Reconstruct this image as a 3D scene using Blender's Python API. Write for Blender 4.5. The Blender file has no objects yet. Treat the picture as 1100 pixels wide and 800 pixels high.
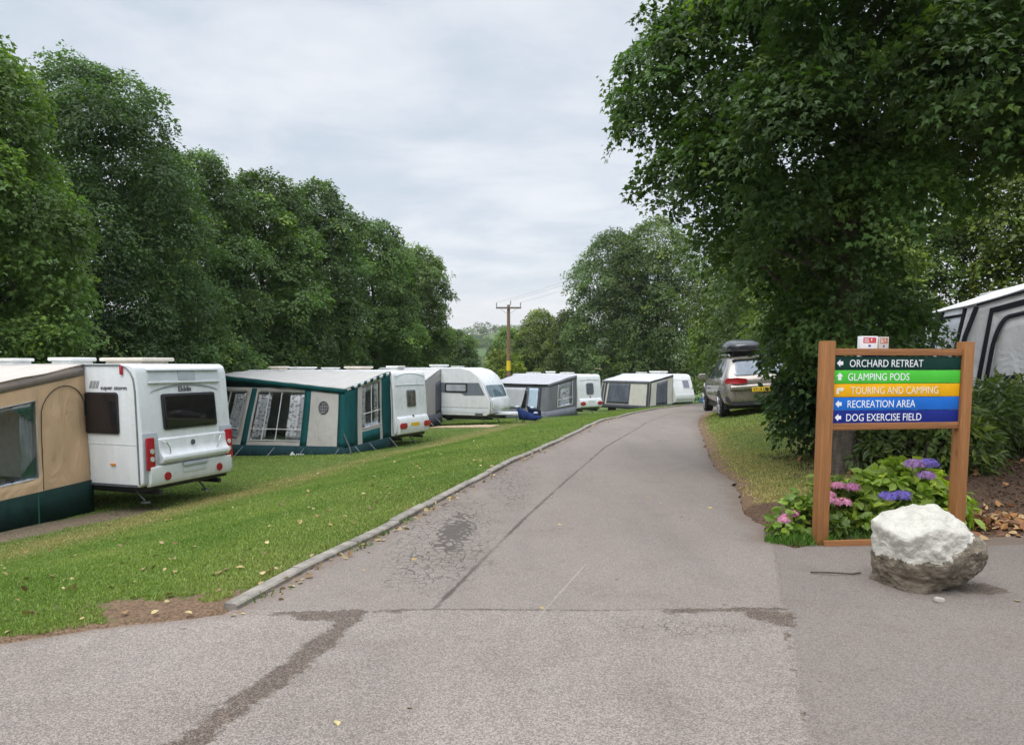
import bpy, bmesh, math, random
import numpy as np
from mathutils import Vector, Matrix
R = math.radians
sc = bpy.context.scene
col = sc.collection
RNG = np.random.default_rng(11)

# ------------------------------------------------------------------ tagging
def tag(o, label=None, cat=None, group=None, kind=None):
    if label: o['label'] = label
    if cat: o['category'] = cat
    if group: o['group'] = group
    if kind: o['kind'] = kind
    return o

def empty(name, loc, rz=0.0, label=None, cat=None, group=None, rx=0.0, ry=0.0):
    o = bpy.data.objects.new(name, None)
    o.empty_display_size = 0.2
    col.objects.link(o)
    o.location = loc
    o.rotation_euler = (rx, ry, rz)
    return tag(o, label, cat, group)

# ------------------------------------------------------------------ materials
def nt_new(name):
    m = bpy.data.materials.new(name)
    m.use_nodes = True
    nt = m.node_tree
    b = nt.nodes['Principled BSDF']
    return m, nt, b

class N:
    """small node-building helper"""
    def __init__(s, nt): s.nt = nt
    def add(s, t, **kw):
        n = s.nt.nodes.new(t)
        for k, v in kw.items(): setattr(n, k, v)
        return n
    def put(s, sock, v):
        if v is None: return
        if isinstance(v, bpy.types.NodeSocket): s.nt.links.new(v, sock)
        elif isinstance(v, (tuple, list)):
            v = tuple(v)
            if sock.type == 'RGBA' and len(v) == 3: v = v + (1,)
            sock.default_value = v
        else: sock.default_value = v
    def math(s, op, a, b=None, c=None, clamp=False):
        n = s.add('ShaderNodeMath', operation=op, use_clamp=clamp)
        for i, v in enumerate((a, b, c)): s.put(n.inputs[i], v)
        return n.outputs[0]
    def vmath(s, op, a, b=None):
        n = s.add('ShaderNodeVectorMath', operation=op)
        s.put(n.inputs[0], a); s.put(n.inputs[1], b)
        return n.outputs[0]
    def scale(s, v, k):
        return s.vmath('MULTIPLY', v, (k, k, k) if not isinstance(k, tuple) else k)
    def noise(s, v, scale, detail=4, rough=.55, dist=0.0):
        n = s.add('ShaderNodeTexNoise')
        s.put(n.inputs['Vector'], v); n.inputs['Scale'].default_value = scale
        n.inputs['Detail'].default_value = detail; n.inputs['Roughness'].default_value = rough
        n.inputs['Distortion'].default_value = dist
        return n.outputs['Fac']
    def voro(s, v, scale, feature='F1', rnd=1.0, out='Distance'):
        n = s.add('ShaderNodeTexVoronoi', feature=feature)
        s.put(n.inputs['Vector'], v); n.inputs['Scale'].default_value = scale
        n.inputs['Randomness'].default_value = rnd
        return n.outputs[out]
    def ramp(s, x, a, b, lo=0.0, hi=1.0):
        n = s.add('ShaderNodeMapRange', interpolation_type='SMOOTHSTEP')
        s.put(n.inputs['Value'], x)
        for k, v in zip(('From Min', 'From Max', 'To Min', 'To Max'), (a, b, lo, hi)): s.put(n.inputs[k], v)
        return n.outputs['Result']
    def lin(s, x, a, b, lo=0.0, hi=1.0):
        n = s.add('ShaderNodeMapRange')
        s.put(n.inputs['Value'], x)
        for k, v in zip(('From Min', 'From Max', 'To Min', 'To Max'), (a, b, lo, hi)): s.put(n.inputs[k], v)
        return n.outputs['Result']
    def mix(s, f, a, b, blend='MIX'):
        n = s.add('ShaderNodeMix', data_type='RGBA', blend_type=blend)
        s.put(n.inputs['Factor'], f); s.put(n.inputs['A'], a) if False else None
        s.put(n.inputs[6], a); s.put(n.inputs[7], b)
        return n.outputs[2]
    def attr(s, name, out='Fac'):
        n = s.add('ShaderNodeAttribute'); n.attribute_name = name
        return n.outputs[out]
    def pos(s): return s.add('ShaderNodeNewGeometry').outputs['Position']
    def obj(s): return s.add('ShaderNodeTexCoord').outputs['Object']
    def bump(s, h, strength=.3, dist=.01, normal=None):
        n = s.add('ShaderNodeBump')
        n.inputs['Strength'].default_value = strength; n.inputs['Distance'].default_value = dist
        s.put(n.inputs['Height'], h); s.put(n.inputs['Normal'], normal)
        return n.outputs[0]

def C3(c, k=1.0): return tuple(min(1.0, x * k) for x in c)

def mat(name, c, rough=.6, var=.15, scale=4.0, bump=0.0, bscale=40.0, bdist=.01, metal=0.0, spec=.5, streak=False, alpha=None, dirt=None, coat=0.0):
    m, nt, b = nt_new(name); n = N(nt)
    v = n.obj()
    vv = n.scale(v, (3.0, 3.0, .5)) if streak else v
    f = n.noise(vv, scale, 5, .6)
    base = n.mix(n.ramp(f, .3, .7), C3(c, 1 - var), C3(c, 1 + var * .7))
    if dirt is not None:
        g = n.noise(n.scale(v, (2.0, 2.0, .6)), 2.2, 6, .7)
        base = n.mix(n.ramp(g, .5, .85, 0, .38), base, dirt)
    n.put(b.inputs['Base Color'], base)
    n.put(b.inputs['Roughness'], n.lin(n.noise(v, scale * 2.3, 3), .3, .7, max(.03, rough * .85), min(1, rough * 1.15)))
    b.inputs['Metallic'].default_value = metal
    b.inputs['Specular IOR Level'].default_value = spec
    b.inputs['Coat Weight'].default_value = coat
    if bump: n.put(b.inputs['Normal'], n.bump(n.noise(v, bscale, 5, .6), bump, bdist))
    return m

def fabric(name, c, var=.1, wr=.35):
    m, nt, b = nt_new(name); n = N(nt); v = n.obj()
    f = n.noise(n.scale(v, (1.0, 1.0, .45)), 3.0, 5, .6)
    n.put(b.inputs['Base Color'], n.mix(n.ramp(f, .3, .75), C3(c, 1 - var), C3(c, 1 + var)))
    b.inputs['Roughness'].default_value = .85
    b.inputs['Specular IOR Level'].default_value = .25
    # folds pulled from the seams plus a fine weave
    fold = n.noise(n.scale(v, (1.6, 1.6, .7)), 1.6, 3, .5, 1.2)
    fine = n.noise(v, 9.0, 3, .5)
    h = n.math('ADD', fold, n.math('MULTIPLY', fine, .12))
    n.put(b.inputs['Normal'], n.bump(h, wr, .12))
    # light passes through thin cloth
    tr = n.add('ShaderNodeBsdfTranslucent'); n.put(tr.inputs['Color'], C3(c, .9))
    ms = n.add('ShaderNodeMixShader'); ms.inputs[0].default_value = .25
    nt.links.new(b.outputs[0], ms.inputs[1]); nt.links.new(tr.outputs[0], ms.inputs[2])
    nt.links.new(ms.outputs[0], nt.nodes['Material Output'].inputs[0])
    return m

def clear_sheet(name, tint=(.95, .96, .97), mixf=.75, rough=.08):
    m, nt, b = nt_new(name); n = N(nt)
    tp = n.add('ShaderNodeBsdfTransparent'); n.put(tp.inputs[0], tint)
    gl = n.add('ShaderNodeBsdfGlossy'); gl.inputs['Roughness'].default_value = rough; n.put(gl.inputs[0], (.8, .82, .85))
    n.put(gl.inputs['Normal'], n.bump(n.noise(n.obj(), 2.5, 3), .25, .1))
    fr = n.add('ShaderNodeFresnel'); fr.inputs[0].default_value = 1.45
    fac = n.math('ADD', n.math('MULTIPLY', fr.outputs[0], .55), .015, clamp=True)
    ms = n.add('ShaderNodeMixShader'); n.put(ms.inputs[0], fac)
    nt.links.new(tp.outputs[0], ms.inputs[1]); nt.links.new(gl.outputs[0], ms.inputs[2])
    nt.links.new(ms.outputs[0], nt.nodes['Material Output'].inputs[0])
    return m

def leafmat(name, c, trans=.32, rough=.5, spec=.35, var=.35):
    m, nt, b = nt_new(name); n = N(nt)
    t = n.attr('tint', 'Color')
    base = n.mix(1.0, t, c, 'MULTIPLY')
    n.put(b.inputs['Base Color'], base)
    b.inputs['Roughness'].default_value = rough
    b.inputs['Specular IOR Level'].default_value = spec
    tr = n.add('ShaderNodeBsdfTranslucent')
    n.put(tr.inputs['Color'], n.mix(1.0, base, (1.5, 1.7, .6), 'MULTIPLY'))
    ms = n.add('ShaderNodeMixShader'); ms.inputs[0].default_value = trans
    nt.links.new(b.outputs[0], ms.inputs[1]); nt.links.new(tr.outputs[0], ms.inputs[2])
    nt.links.new(ms.outputs[0], nt.nodes['Material Output'].inputs[0])
    return m

# ------------------------------------------------------------------ mesh helpers
def mesh_np(name, verts, faces, m=None, parent=None, smooth=False, tint=None, attrs=None):
    """verts (V,3); faces (F,k) all with k corners"""
    me = bpy.data.meshes.new(name)
    verts = np.asarray(verts, np.float32); faces = np.asarray(faces, np.int32)
    F, k = faces.shape
    me.vertices.add(len(verts)); me.vertices.foreach_set('co', verts.ravel())
    me.loops.add(F * k); me.loops.foreach_set('vertex_index', faces.ravel())
    me.polygons.add(F)
    me.polygons.foreach_set('loop_start', np.arange(0, F * k, k, dtype=np.int32))
    try: me.polygons.foreach_set('loop_total', np.full(F, k, np.int32))
    except Exception: pass
    me.update(calc_edges=True)
    if smooth: me.polygons.foreach_set('use_smooth', np.ones(F, bool))
    else: me.polygons.foreach_set('use_smooth', np.zeros(F, bool))
    if tint is not None:
        a = me.attributes.new('tint', 'FLOAT_COLOR', 'POINT')
        t = np.ones((len(verts), 4), np.float32); t[:, :3] = tint
        a.data.foreach_set('color', t.ravel())
    for k2, v in (attrs or {}).items():
        a = me.attributes.new(k2, 'FLOAT', 'POINT'); a.data.foreach_set('value', np.asarray(v, np.float32).ravel())
    if m: me.materials.append(m)
    o = bpy.data.objects.new(name, me); col.objects.link(o)
    if parent: o.parent = parent
    return o

class MB:
    def __init__(s): s.v = []; s.f = []
    def add(s, vs, fs):
        k = len(s.v); s.v += [tuple(p) for p in vs]; s.f += [tuple(i + k for i in f) for f in fs]; return s
    def box(s, x0, x1, y0, y1, z0, z1, M=None, shear=None):
        vs = [(x, y, z) for z in (z0, z1) for y in (y0, y1) for x in (x0, x1)]
        if M is not None: vs = [tuple(M @ Vector(p)) for p in vs]
        return s.add(vs, [(0, 2, 3, 1), (4, 5, 7, 6), (0, 1, 5, 4), (2, 6, 7, 3), (0, 4, 6, 2), (1, 3, 7, 5)])
    def tube(s, pts, r, seg=8, cap=True):
        pts = [Vector(p) for p in pts]; n = len(pts)
        rs = r if isinstance(r, (list, tuple, np.ndarray)) else [r] * n
        vs = []; fs = []; prev = None
        for i, p in enumerate(pts):
            d = (pts[min(i + 1, n - 1)] - pts[max(i - 1, 0)])
            if d.length < 1e-9: d = Vector((0, 0, 1))
            d.normalize()
            if prev is None:
                u = d.orthogonal().normalized()
            else:
                u = prev - d * prev.dot(d)
                u = u.normalized() if u.length > 1e-6 else d.orthogonal().normalized()
            prev = u; w = d.cross(u)
            for k in range(seg):
                a = 2 * math.pi * k / seg
                vs.append(p + (u * math.cos(a) + w * math.sin(a)) * rs[i])
        for i in range(n - 1):
            for k in range(seg):
                a = i * seg + k; b = i * seg + (k + 1) % seg
                fs.append((a, b, b + seg, a + seg))
        if cap:
            fs.append(tuple(range(seg - 1, -1, -1))); fs.append(tuple((n - 1) * seg + k for k in range(seg)))
        return s.add(vs, fs)
    def cyl(s, c, ax, r, h, seg=20):
        c = Vector(c); ax = Vector(ax).normalized()
        return s.tube([c, c + ax * h], r, seg)
    def prism(s, pts, fn, a, b):
        """2D outline pts, fn(p, t) -> 3D ; from t=a to t=b"""
        n = len(pts)
        vs = [fn(p, a) for p in pts] + [fn(p, b) for p in pts]
        fs = [tuple(range(n)), tuple(range(2 * n - 1, n - 1, -1))]
        fs += [(i, (i + 1) % n, n + (i + 1) % n, n + i) for i in range(n)]
        return s.add(vs, fs)
    def lathe(s, prof, c=(0, 0, 0), seg=20):
        vs = []; fs = []; n = len(prof)
        for k in range(seg):
            a = 2 * math.pi * k / seg
            vs += [(c[0] + r * math.cos(a), c[1] + r * math.sin(a), c[2] + z) for r, z in prof]
        for k in range(seg):
            for i in range(n - 1):
                a = k * n + i; b = ((k + 1) % seg) * n + i
                fs.append((a, b, b + 1, a + 1))
        return s.add(vs, fs)
    def build(s, name, m, parent=None, bevel=0.0, smooth=True, angle=35, segs=2, sub=0, solid=0.0, matrix=None):
        me = bpy.data.meshes.new(name)
        bm = bmesh.new()
        vv = [bm.verts.new(p) for p in s.v]
        for f in s.f:
            try: bm.faces.new([vv[i] for i in f])
            except ValueError: pass
        bmesh.ops.remove_doubles(bm, verts=bm.verts, dist=1e-5)
        bmesh.ops.recalc_face_normals(bm, faces=bm.faces)
        if bevel:
            es = [e for e in bm.edges if len(e.link_faces) == 2 and e.calc_face_angle(0) > R(30)]
            if es: bmesh.ops.bevel(bm, geom=es, offset=bevel, segments=segs, profile=.6, affect='EDGES', clamp_overlap=True)
        if matrix is not None: bm.transform(matrix)
        bm.to_mesh(me); bm.free()
        if smooth:
            me.polygons.foreach_set('use_smooth', np.ones(len(me.polygons), bool))
            me.set_sharp_from_angle(angle=R(angle))
        if m: me.materials.append(m)
        o = bpy.data.objects.new(name, me); col.objects.link(o)
        if parent is not None: o.parent = parent
        if solid:
            md = o.modifiers.new('thickness', 'SOLIDIFY'); md.thickness = solid; md.offset = 0
        return o

def rrect(a0, a1, b0, b1, r=.05, seg=4):
    pts = []
    for cx, cy, s in ((a1 - r, b1 - r, 0), (a0 + r, b1 - r, 90), (a0 + r, b0 + r, 180), (a1 - r, b0 + r, 270)):
        for k in range(seg + 1):
            t = R(s + 90 * k / seg); pts.append((cx + r * math.cos(t), cy + r * math.sin(t)))
    return pts

def disc(ca, cb, r, seg=20, rb=None):
    rb = rb or r
    return [(ca + r * math.cos(2 * math.pi * k / seg), cb + rb * math.sin(2 * math.pi * k / seg)) for k in range(seg)]

def plate(name, pts, fn, off, thick, m, parent, **kw):
    """flat part with outline pts mapped by fn(a, b, o)"""
    return MB().prism(pts, lambda p, t: fn(p[0], p[1], t), off, off + thick).build(name, m, parent, **kw)

def text_mesh(name, body, size, fn, m, parent, align='LEFT', depth=.002, bold=0.0, xs=1.0, shear=0.0, spacing=1.0):
    cu = bpy.data.curves.new(name + '_cu', 'FONT'); cu.body = body; cu.size = size
    cu.align_x = align; cu.extrude = depth; cu.offset = bold; cu.shear = shear; cu.space_character = spacing
    cu.resolution_u = 3
    ob = bpy.data.objects.new(name + '_t', cu); col.objects.link(ob)
    me = bpy.data.meshes.new_from_object(ob)
    bpy.data.objects.remove(ob); bpy.data.curves.remove(cu)
    for v in me.vertices: v.co = fn(v.co.x * xs, v.co.y, v.co.z + depth)
    me.name = name; me.materials.clear(); me.materials.append(m)
    bm = bmesh.new(); bm.from_mesh(me); bmesh.ops.recalc_face_normals(bm, faces=bm.faces); bm.to_mesh(me); bm.free()
    o = bpy.data.objects.new(name, me); col.objects.link(o); o.parent = parent
    return o

def smooth01(x): x = np.clip(x, 0, 1); return x * x * (3 - 2 * x)
SKYK, SUNE, EXPO, HAZE = .70, 1.5, .60, .0002
# ------------------------------------------------------------------ terrain
KY = np.array([-8, 4.2, 4.76, 5.75, 7.09, 9.71, 12.15, 15.41, 19.56, 28.72, 35.8, 42.47, 50, 60, 75, 400.])
KX = np.array([-1.95, -1.93, -1.83, -1.61, -1.22, -.61, 0.0, .97, 2.09, 4.67, 7.17, 10.09, 14.2, 20.5, 31, 270.])
QY = np.array([6.4, 6.72, 7.27, 7.63, 8.46, 10.1, 11.18, 14.52, 20.04, 26.79, 35, 42, 50, 60, 75, 400.])
QX = np.array([2.48, 2.31, 2.51, 2.48, 2.64, 3.04, 3.1, 3.8, 5.03, 6.9, 10.8, 14.3, 19.5, 27, 38, 280.])
def kerb_x(y): return np.interp(y, KY, KX)
def right_x(y): return np.interp(y, QY, QX)
def zroad(y): y = np.asarray(y, float); return -.03 * np.clip(y - 20, 0, 60) * smooth01((y - 19) / 6)
# edges of the tarmac sheet (the near junction opens to both sides)
def tar_left(y):
    y = np.asarray(y, float)
    jn = np.interp(-y, [-4.78, -4.67, -4.53, -4.4, -4.16, -3.9, -3.5, -3.0, 8], [-1.84, -1.87, -2.21, -2.55, -2.95, -3.6, -5.0, -9., -14.])
    return np.where(y > 4.78, kerb_x(y) + .0, jn)
def tar_right(y):
    y = np.asarray(y, float)
    jn = np.interp(-y, [-7.05, -6.95, -6.82, -6.74, -6.60, -6.5, -6.46], [12., 4.86, 4.5, 4.1, 3.3, 2.75, 2.48][::1])
    far = right_x(y)
    out = np.where(y > 6.46, far, 12.0)
    # front of the flower bed: the tarmac runs on to the right below y ~ 6.6-6.95
    return out
def bed_front(x):   # y of the tarmac/bed border to the right of the road
    return np.interp(x, [2.3, 2.48, 2.75, 3.2, 4.2, 4.86, 7, 12], [6.5, 6.44, 6.58, 6.62, 6.78, 6.93, 7.2, 7.6])
def on_tar(x, y):
    """signed: >0 on tarmac (approx metres to the border)"""
    main = np.minimum(x - tar_left(y), right_x(y) - x)
    side = np.minimum(bed_front(x) - y, x + 2)
    return np.where(y < 4.78, np.minimum(x - tar_left(y), bed_front(np.maximum(x, 2.3)) - y), np.maximum(main, np.where(x > right_x(np.maximum(y, 6.4)) - .3, side, -9)))
def vn(x, y, s, seed=0):
    """cheap smooth value noise 0..1"""
    x = np.asarray(x, float) * s + seed * 17.3; y = np.asarray(y, float) * s + seed * 9.1
    xi = np.floor(x); yi = np.floor(y); fx = x - xi; fy = y - yi
    fx = fx * fx * (3 - 2 * fx); fy = fy * fy * (3 - 2 * fy)
    def h(a, b):
        t = np.sin(a * 127.1 + b * 311.7 + seed * 74.7) * 43758.5453
        return t - np.floor(t)
    return (h(xi, yi) * (1 - fx) + h(xi + 1, yi) * fx) * (1 - fy) + (h(xi, yi + 1) * (1 - fx) + h(xi + 1, yi + 1) * fx) * fy
def fbm(x, y, s, seed=0):
    return (vn(x, y, s, seed) + .5 * vn(x, y, s * 2.1, seed + 1) + .25 * vn(x, y, s * 4.3, seed + 2)) / 1.75

def hgt(x, y, under=True):
    x = np.asarray(x, float); y = np.asarray(y, float)
    zr = zroad(y)
    d = np.maximum(tar_left(np.minimum(y, 400)) - x, 0)
    ramp = smooth01((y - 3.2) / 5.5)
    far = np.interp(y, [0, 24, 34, 45, 70], [1.05, 1.05, .72, .72, .6])
    drop = ramp * (far * (.5 - .5 * np.cos(np.pi * np.clip(d / 7.5, 0, 1))) + .045 * np.clip(d - 7.5, 0, 30))
    r = np.where(y > 6.46, x - right_x(np.maximum(y, 6.4)), 0); r = np.clip(r, 0, 30)
    rb = np.where(x > 2.3, np.maximum(y - bed_front(x), 0), 0); r = np.minimum(r, rb)
    k = smooth01((y - 13) / 3) * (1 - smooth01((y - 24) / 8))
    rise = .14 * smooth01(r / 2.5) + k * (.10 * smooth01(r / .6) + .075 * np.clip(r, 0, 4))
    z = zr - drop + rise + .012 * (fbm(x, y, 1.3, 3) - .5) * smooth01((d + r) / .6)
    z = z - np.clip((np.hypot(x, y) - 70) * .01, 0, 3)
    if under:
        t = on_tar(x, y)
        z = z + np.where(t > 0, -.035, 0) - .035 * smooth01((t + .08) / .08) * (t <= 0) + .012 * (t < -.1)
    return z
def gz(x, y): return float(hgt(np.array([x]), np.array([y]))[0])

def axis(lo, hi, step, far, grow=1.22):
    a = list(np.arange(lo, hi + 1e-6, step)); s = step
    while a[-1] < far: s *= grow; a.append(a[-1] + s)
    s = step
    while a[0] > -far: s *= grow; a.insert(0, a[0] - s)
    return np.array(a)
gx = axis(-8, 8, .06, 900); gy = axis(1.5, 16, .06, 900); gy = gy[gy > -60]
X, Y = np.meshgrid(gx, gy)
Z = hgt(X, Y)
nx, ny = len(gx), len(gy)
ii = (np.arange(ny - 1)[:, None] * nx + np.arange(nx - 1)[None]).ravel()
GF = np.stack([ii, ii + 1, ii + nx + 1, ii + nx], 1)
xf, yf = X.ravel(), Y.ravel()
T = on_tar(xf, yf)
left = xf < tar_left(yf) + .2
# bare soil along borders
soil = np.zeros_like(xf)
jd = np.hypot((xf + 2.15) * .8, (yf - 4.74) * 1.9)                                   # worn corner at the kerb's end
soil = np.maximum(soil, np.where(left, 1.1 - jd / .8, 0))
soil = np.maximum(soil, np.where(left & (yf < 5.2), .95 + T / .42, 0))
soil = np.maximum(soil, np.where(~left & (yf > 6.4), 1.0 + T / .34, 0))         # brown lip along the right verge
mul = smooth01((xf - 2.2) / .5) * smooth01((yf - 6.3) / .2) * (1 - smooth01((yf - (7.9 + .5 * (xf - 2.5).clip(0, 9))) / .7))
mul = np.maximum(mul, smooth01((xf - 4.6 - .55 * (yf - 9).clip(0, 20)) / .4) * smooth01((yf - 6.3) / .2) * (1 - smooth01((yf - 17) / 2)) * (1 - smooth01((xf - 14) / 2)))
mul = np.maximum(mul, 1 - np.hypot(xf - 4.6, yf - 10.3) / 1.5)
def dryf(x, y):
    l = x < tar_left(y)
    d = np.maximum(tar_left(y) - x, 0)
    strip = np.exp(-((d - 6.2) / 1.0) ** 2) * smooth01((y - 8) / 3) * (1 - smooth01((y - 34) / 10)) * .75
    rr = x - right_x(np.maximum(y, 6.4))
    right = np.where(l, 0, .40 * (1 - smooth01((y - 15.5) / 2.5)) + .1)
    edge = np.where(l, .35 * np.exp(-d / .35), .8 * np.exp(-np.maximum(rr, 0) / .35))
    return np.clip(strip + right + edge + .62 * (fbm(x, y, .8, 5) - .42) + .25 * (vn(x, y, 2.6, 9) - .5) * (1 - l), 0, 1)
dry = dryf(xf, yf)
grav = np.exp(-(((xf + 7.9) * .94 + (yf - 11.9) * -.33) / 1.0) ** 2) * 0
m, nt, b = nt_new('ground_turf'); n = N(nt); P = n.pos()
nz = n.noise(P, 3.5, 6, .65); nf = n.noise(P, 55, 4, .7)
g = n.mix(n.ramp(nz, .3, .72), (.060, .095, .022), (.10, .135, .035))
g = n.mix(n.ramp(n.math('ADD', n.attr('dry'), n.math('MULTIPLY', n.math('SUBTRACT', nz, .5), .9)), .35, .95), g, (.17, .145, .055))
soilc = n.mix(n.ramp(nf, .3, .7), (.09, .056, .036), (.25, .165, .105))
sf = n.ramp(n.math('ADD', n.attr('soil'), n.math('MULTIPLY', n.math('SUBTRACT', n.noise(P, 5, 6, .7), .5), 1.6)), .20, .58)
g = n.mix(sf, g, soilc)
mc = n.mix(n.ramp(n.voro(P, 26, 'F1'), .1, .6), (.035, .022, .015), (.12, .075, .048))
mf = n.ramp(n.math('ADD', n.attr('mulch'), n.math('MULTIPLY', n.math('SUBTRACT', nz, .5), .6)), .4, .65)
g = n.mix(mf, g, mc)
gc = n.mix(n.ramp(n.voro(P, 34, 'F1', out='Distance'), .15, .6), (.26, .20, .14), (.12, .095, .065))
g = n.mix(n.ramp(n.math('ADD', n.attr('gravel'), n.math('MULTIPLY', n.math('SUBTRACT', n.noise(P, 4, 5, .7), .5), .9)), .4, .7), g, gc)
n.put(b.inputs['Base Color'], g); b.inputs['Roughness'].default_value = .95; b.inputs['Specular IOR Level'].default_value = .15
n.put(b.inputs['Normal'], n.bump(n.math('ADD', n.noise(P, 28, 5, .7), n.math('MULTIPLY', nf, .6)), .8, .03))
M_GROUND = m
# gravel strips under the tan awning and a dry earth pad by the porch
def seg_d(x, y, a, bb):
    ax, ay = a; bx, by = bb; dx, dy = bx - ax, by - ay
    t = np.clip(((x - ax) * dx + (y - ay) * dy) / (dx * dx + dy * dy + 1e-9), 0, 1)
    return np.hypot(x - ax - t * dx, y - ay - t * dy)
grav = np.clip(1.15 - seg_d(xf, yf, (-8.9, 9.6), (-6.9, 13.3)) / .75, 0, 1)
grav = np.maximum(grav, np.clip(1.2 - seg_d(xf, yf, (-3.6, 32.4), (-1.0, 33.0)) / .9, 0, 1))
ground = mesh_np('ground', np.stack([xf, yf, Z.ravel()], 1), GF, m, smooth=True, attrs={'soil': soil, 'mulch': mul, 'dry': dry, 'gravel': grav})
tag(ground, kind='structure')

# ------------------------------------------------------------------ tarmac
rows = np.concatenate([np.arange(-8, 2.4, .4), np.arange(2.4, 4.0, .05), np.arange(4.0, 7.7, .02), np.arange(7.7, 14, .06), np.arange(14, 30, .2), np.arange(30, 75, .5)])
u = np.linspace(0, 1, 381)
def tar_r2(y):
    wide = np.interp(y, [-8, 6.40, 6.44, 6.58, 6.62, 6.78, 6.93, 7.2, 7.6], [12, 12, 12, 12, 12, 12, 12, 12, 12.])
    return wide
def road_mesh():
    V = []; 
    for y in rows:
        l = float(tar_left(y)); r = float(right_x(y)) if y > 6.36 else 3.3
        if y <= 6.36: r = 3.3
        # ragged edge
        if y > 6.36: r += .10 * (float(fbm(np.array(y), np.array(0.), 2.2, 8)) - .5) + .05 * (float(vn(np.array(y), np.array(1.), 9, 2)) - .5)
        if y < 4.8: l += .12 * (float(fbm(np.array(l), np.array(y), 3, 4)) - .5)
        V.append(np.stack([l + (r - l) * u, np.full_like(u, y), np.full_like(u, float(zroad(y)))], 1))
    def quads(V):
        nr, nu = len(V), len(V[0]); ii = (np.arange(nr - 1)[:, None] * nu + np.arange(nu - 1)[None]).ravel()
        return np.concatenate(V), np.stack([ii, ii + 1, ii + nu + 1, ii + nu], 1)
    k = int(np.searchsorted(rows, 4.78)); lo = []
    xs = np.linspace(-1.69, 3.3, 300)
    for y in list(rows[:k]) + [4.78]:
        l = float(tar_left(min(y, 4.77))); l += .12 * (float(fbm(np.array(l), np.array(y), 3, 4)) - .5) * min(1, (4.78 - y) * 8)
        l = min(l, -1.70)
        x = np.concatenate([l + (-1.69 - l) * np.linspace(0, 1, 60)[:-1], xs]); lo.append(np.stack([x, np.full_like(x, y), np.zeros_like(x)], 1))
    V1, F1 = quads(lo); hi = [np.stack([-1.84 + 5.14 * u, np.full_like(u, 4.78), np.zeros_like(u)], 1)] + V[k:]
    V2, F2 = quads(hi)
    return np.concatenate([V1, V2]), np.concatenate([F1, F2 + len(V1)])
def apron_mesh():
    xs = np.concatenate([np.arange(2.0, 5.2, .03), np.arange(5.2, 12, .2)]); vs = np.linspace(0, 1, 60)
    V = []
    for x in xs:
        e = float(bed_front(x)) + .06 * (float(fbm(np.array(x), np.array(0.), 3, 6)) - .5)
        x0 = x
        lo = -8 if x > 3.29 else 6.3
        V.append(np.stack([np.full_like(vs, x0), lo + (e - lo) * vs ** .5, np.full_like(vs, 0.0)], 1))
    V = np.concatenate(V); nu = len(vs); nr = len(xs)
    ii = (np.arange(nr - 1)[:, None] * nu + np.arange(nu - 1)[None]).ravel()
    return V, np.stack([ii, ii + nu, ii + nu + 1, ii + 1], 1)

def poly_d(x, y, pts):
    d = np.full_like(x, 9.)
    for a, bb in zip(pts[:-1], pts[1:]): d = np.minimum(d, seg_d(x, y, a, bb))
    return d
def road_attrs(V):
    x, y = V[:, 0], V[:, 1]
    dirt = poly_d(x, y, [(-1.02, 4.72), (-1.05, 4.45), (-1.12, 4.05), (-1.22, 3.67), (-1.32, 3.3), (-1.42, 2.9), (-1.7, 1.5)]) - .065
    dirt = np.minimum(dirt, seg_d(x, y, (-1.5, 4.70), (-.75, 4.75)) - .025)
    dirt = np.minimum(dirt, seg_d(x, y, (-1.32, 4.67), (-1.05, 4.62)) - .07)
    dirt = np.minimum(dirt, np.maximum(seg_d(x, y, (1.62, 4.66), (1.78, 4.56)) - .12, x - 1.80 + (4.7 - y) * .3))
    dirt = np.minimum(dirt, seg_d(x, y, (1.0, 4.74), (1.78, 4.78)) - .018)
    dirt = np.minimum(dirt, seg_d(x, y, (1.74, 4.66), (1.2, 2.8)) + .022)
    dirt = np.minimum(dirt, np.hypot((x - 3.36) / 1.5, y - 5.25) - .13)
    seam = poly_d(x, y, [(-.51, 4.8), (-.2, 6.21), (.15, 7.77), (.78, 10.35), (1.83, 14.52), (3.19, 18.84), (5.6, 27), (9, 36)])
    seam = np.minimum(seam, poly_d(x, y, [(-.9, 4.75), (-.51, 4.78), (.55, 4.76), (1.79, 4.80)]) + .006)
    seam = np.minimum(seam, poly_d(x, y, [(1.8, 4.95), (2.6, 5.05), (3.6, 5.3)]) + .022)
    seam = np.minimum(seam, poly_d(x, y, [(1.78, 4.8), (2.0, 5.4), (2.3, 6.4)]) + .02)
    al = np.hypot((x + .62) * 1.7, (y - 7.1) * .42) - .72
    al2 = np.hypot((x + .02) * 1.3, (y - 10.2) * .22) - .45
    al3 = np.hypot((x - 1.0) * .75, (y - 4.45) * 1.8) - .25
    al = np.minimum(np.minimum(al, al2 + .1), al3 + .12)
    core = np.hypot((x + .55) * 2.6, (y - 7.1) * .52) - .52
    pale = np.minimum(seg_d(x, y, (.6, 5.91), (.08, 4.37)), poly_d(x, y, [(-.62, 4.3), (-.68, 3.2), (-.75, 2.6)]) + .006)
    pale = np.minimum(pale, seg_d(x, y, (2.25, 4.45), (2.38, 4.28)))
    pale = np.minimum(pale, seg_d(x, y, (1.0, 3.2), (.9, 2.2)) + .008)
    newt = np.interp(y, [-8, 2.8, 3.79, 4.67, 5.06, 6.37, 6.8], [.0, 1.2, 1.5, 1.77, 1.87, 2.27, 2.4])
    newt = np.where(y < 6.9, x - newt, -9.)
    upper = y - 4.77
    edge = np.minimum(x - tar_left(y), np.where(y > 6.5, right_x(y) - x, 9.))
    return dict(dirt=dirt, seam=seam, allig=al, core=core, pale=pale, newt=newt, upper=upper, edge=edge)
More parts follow.
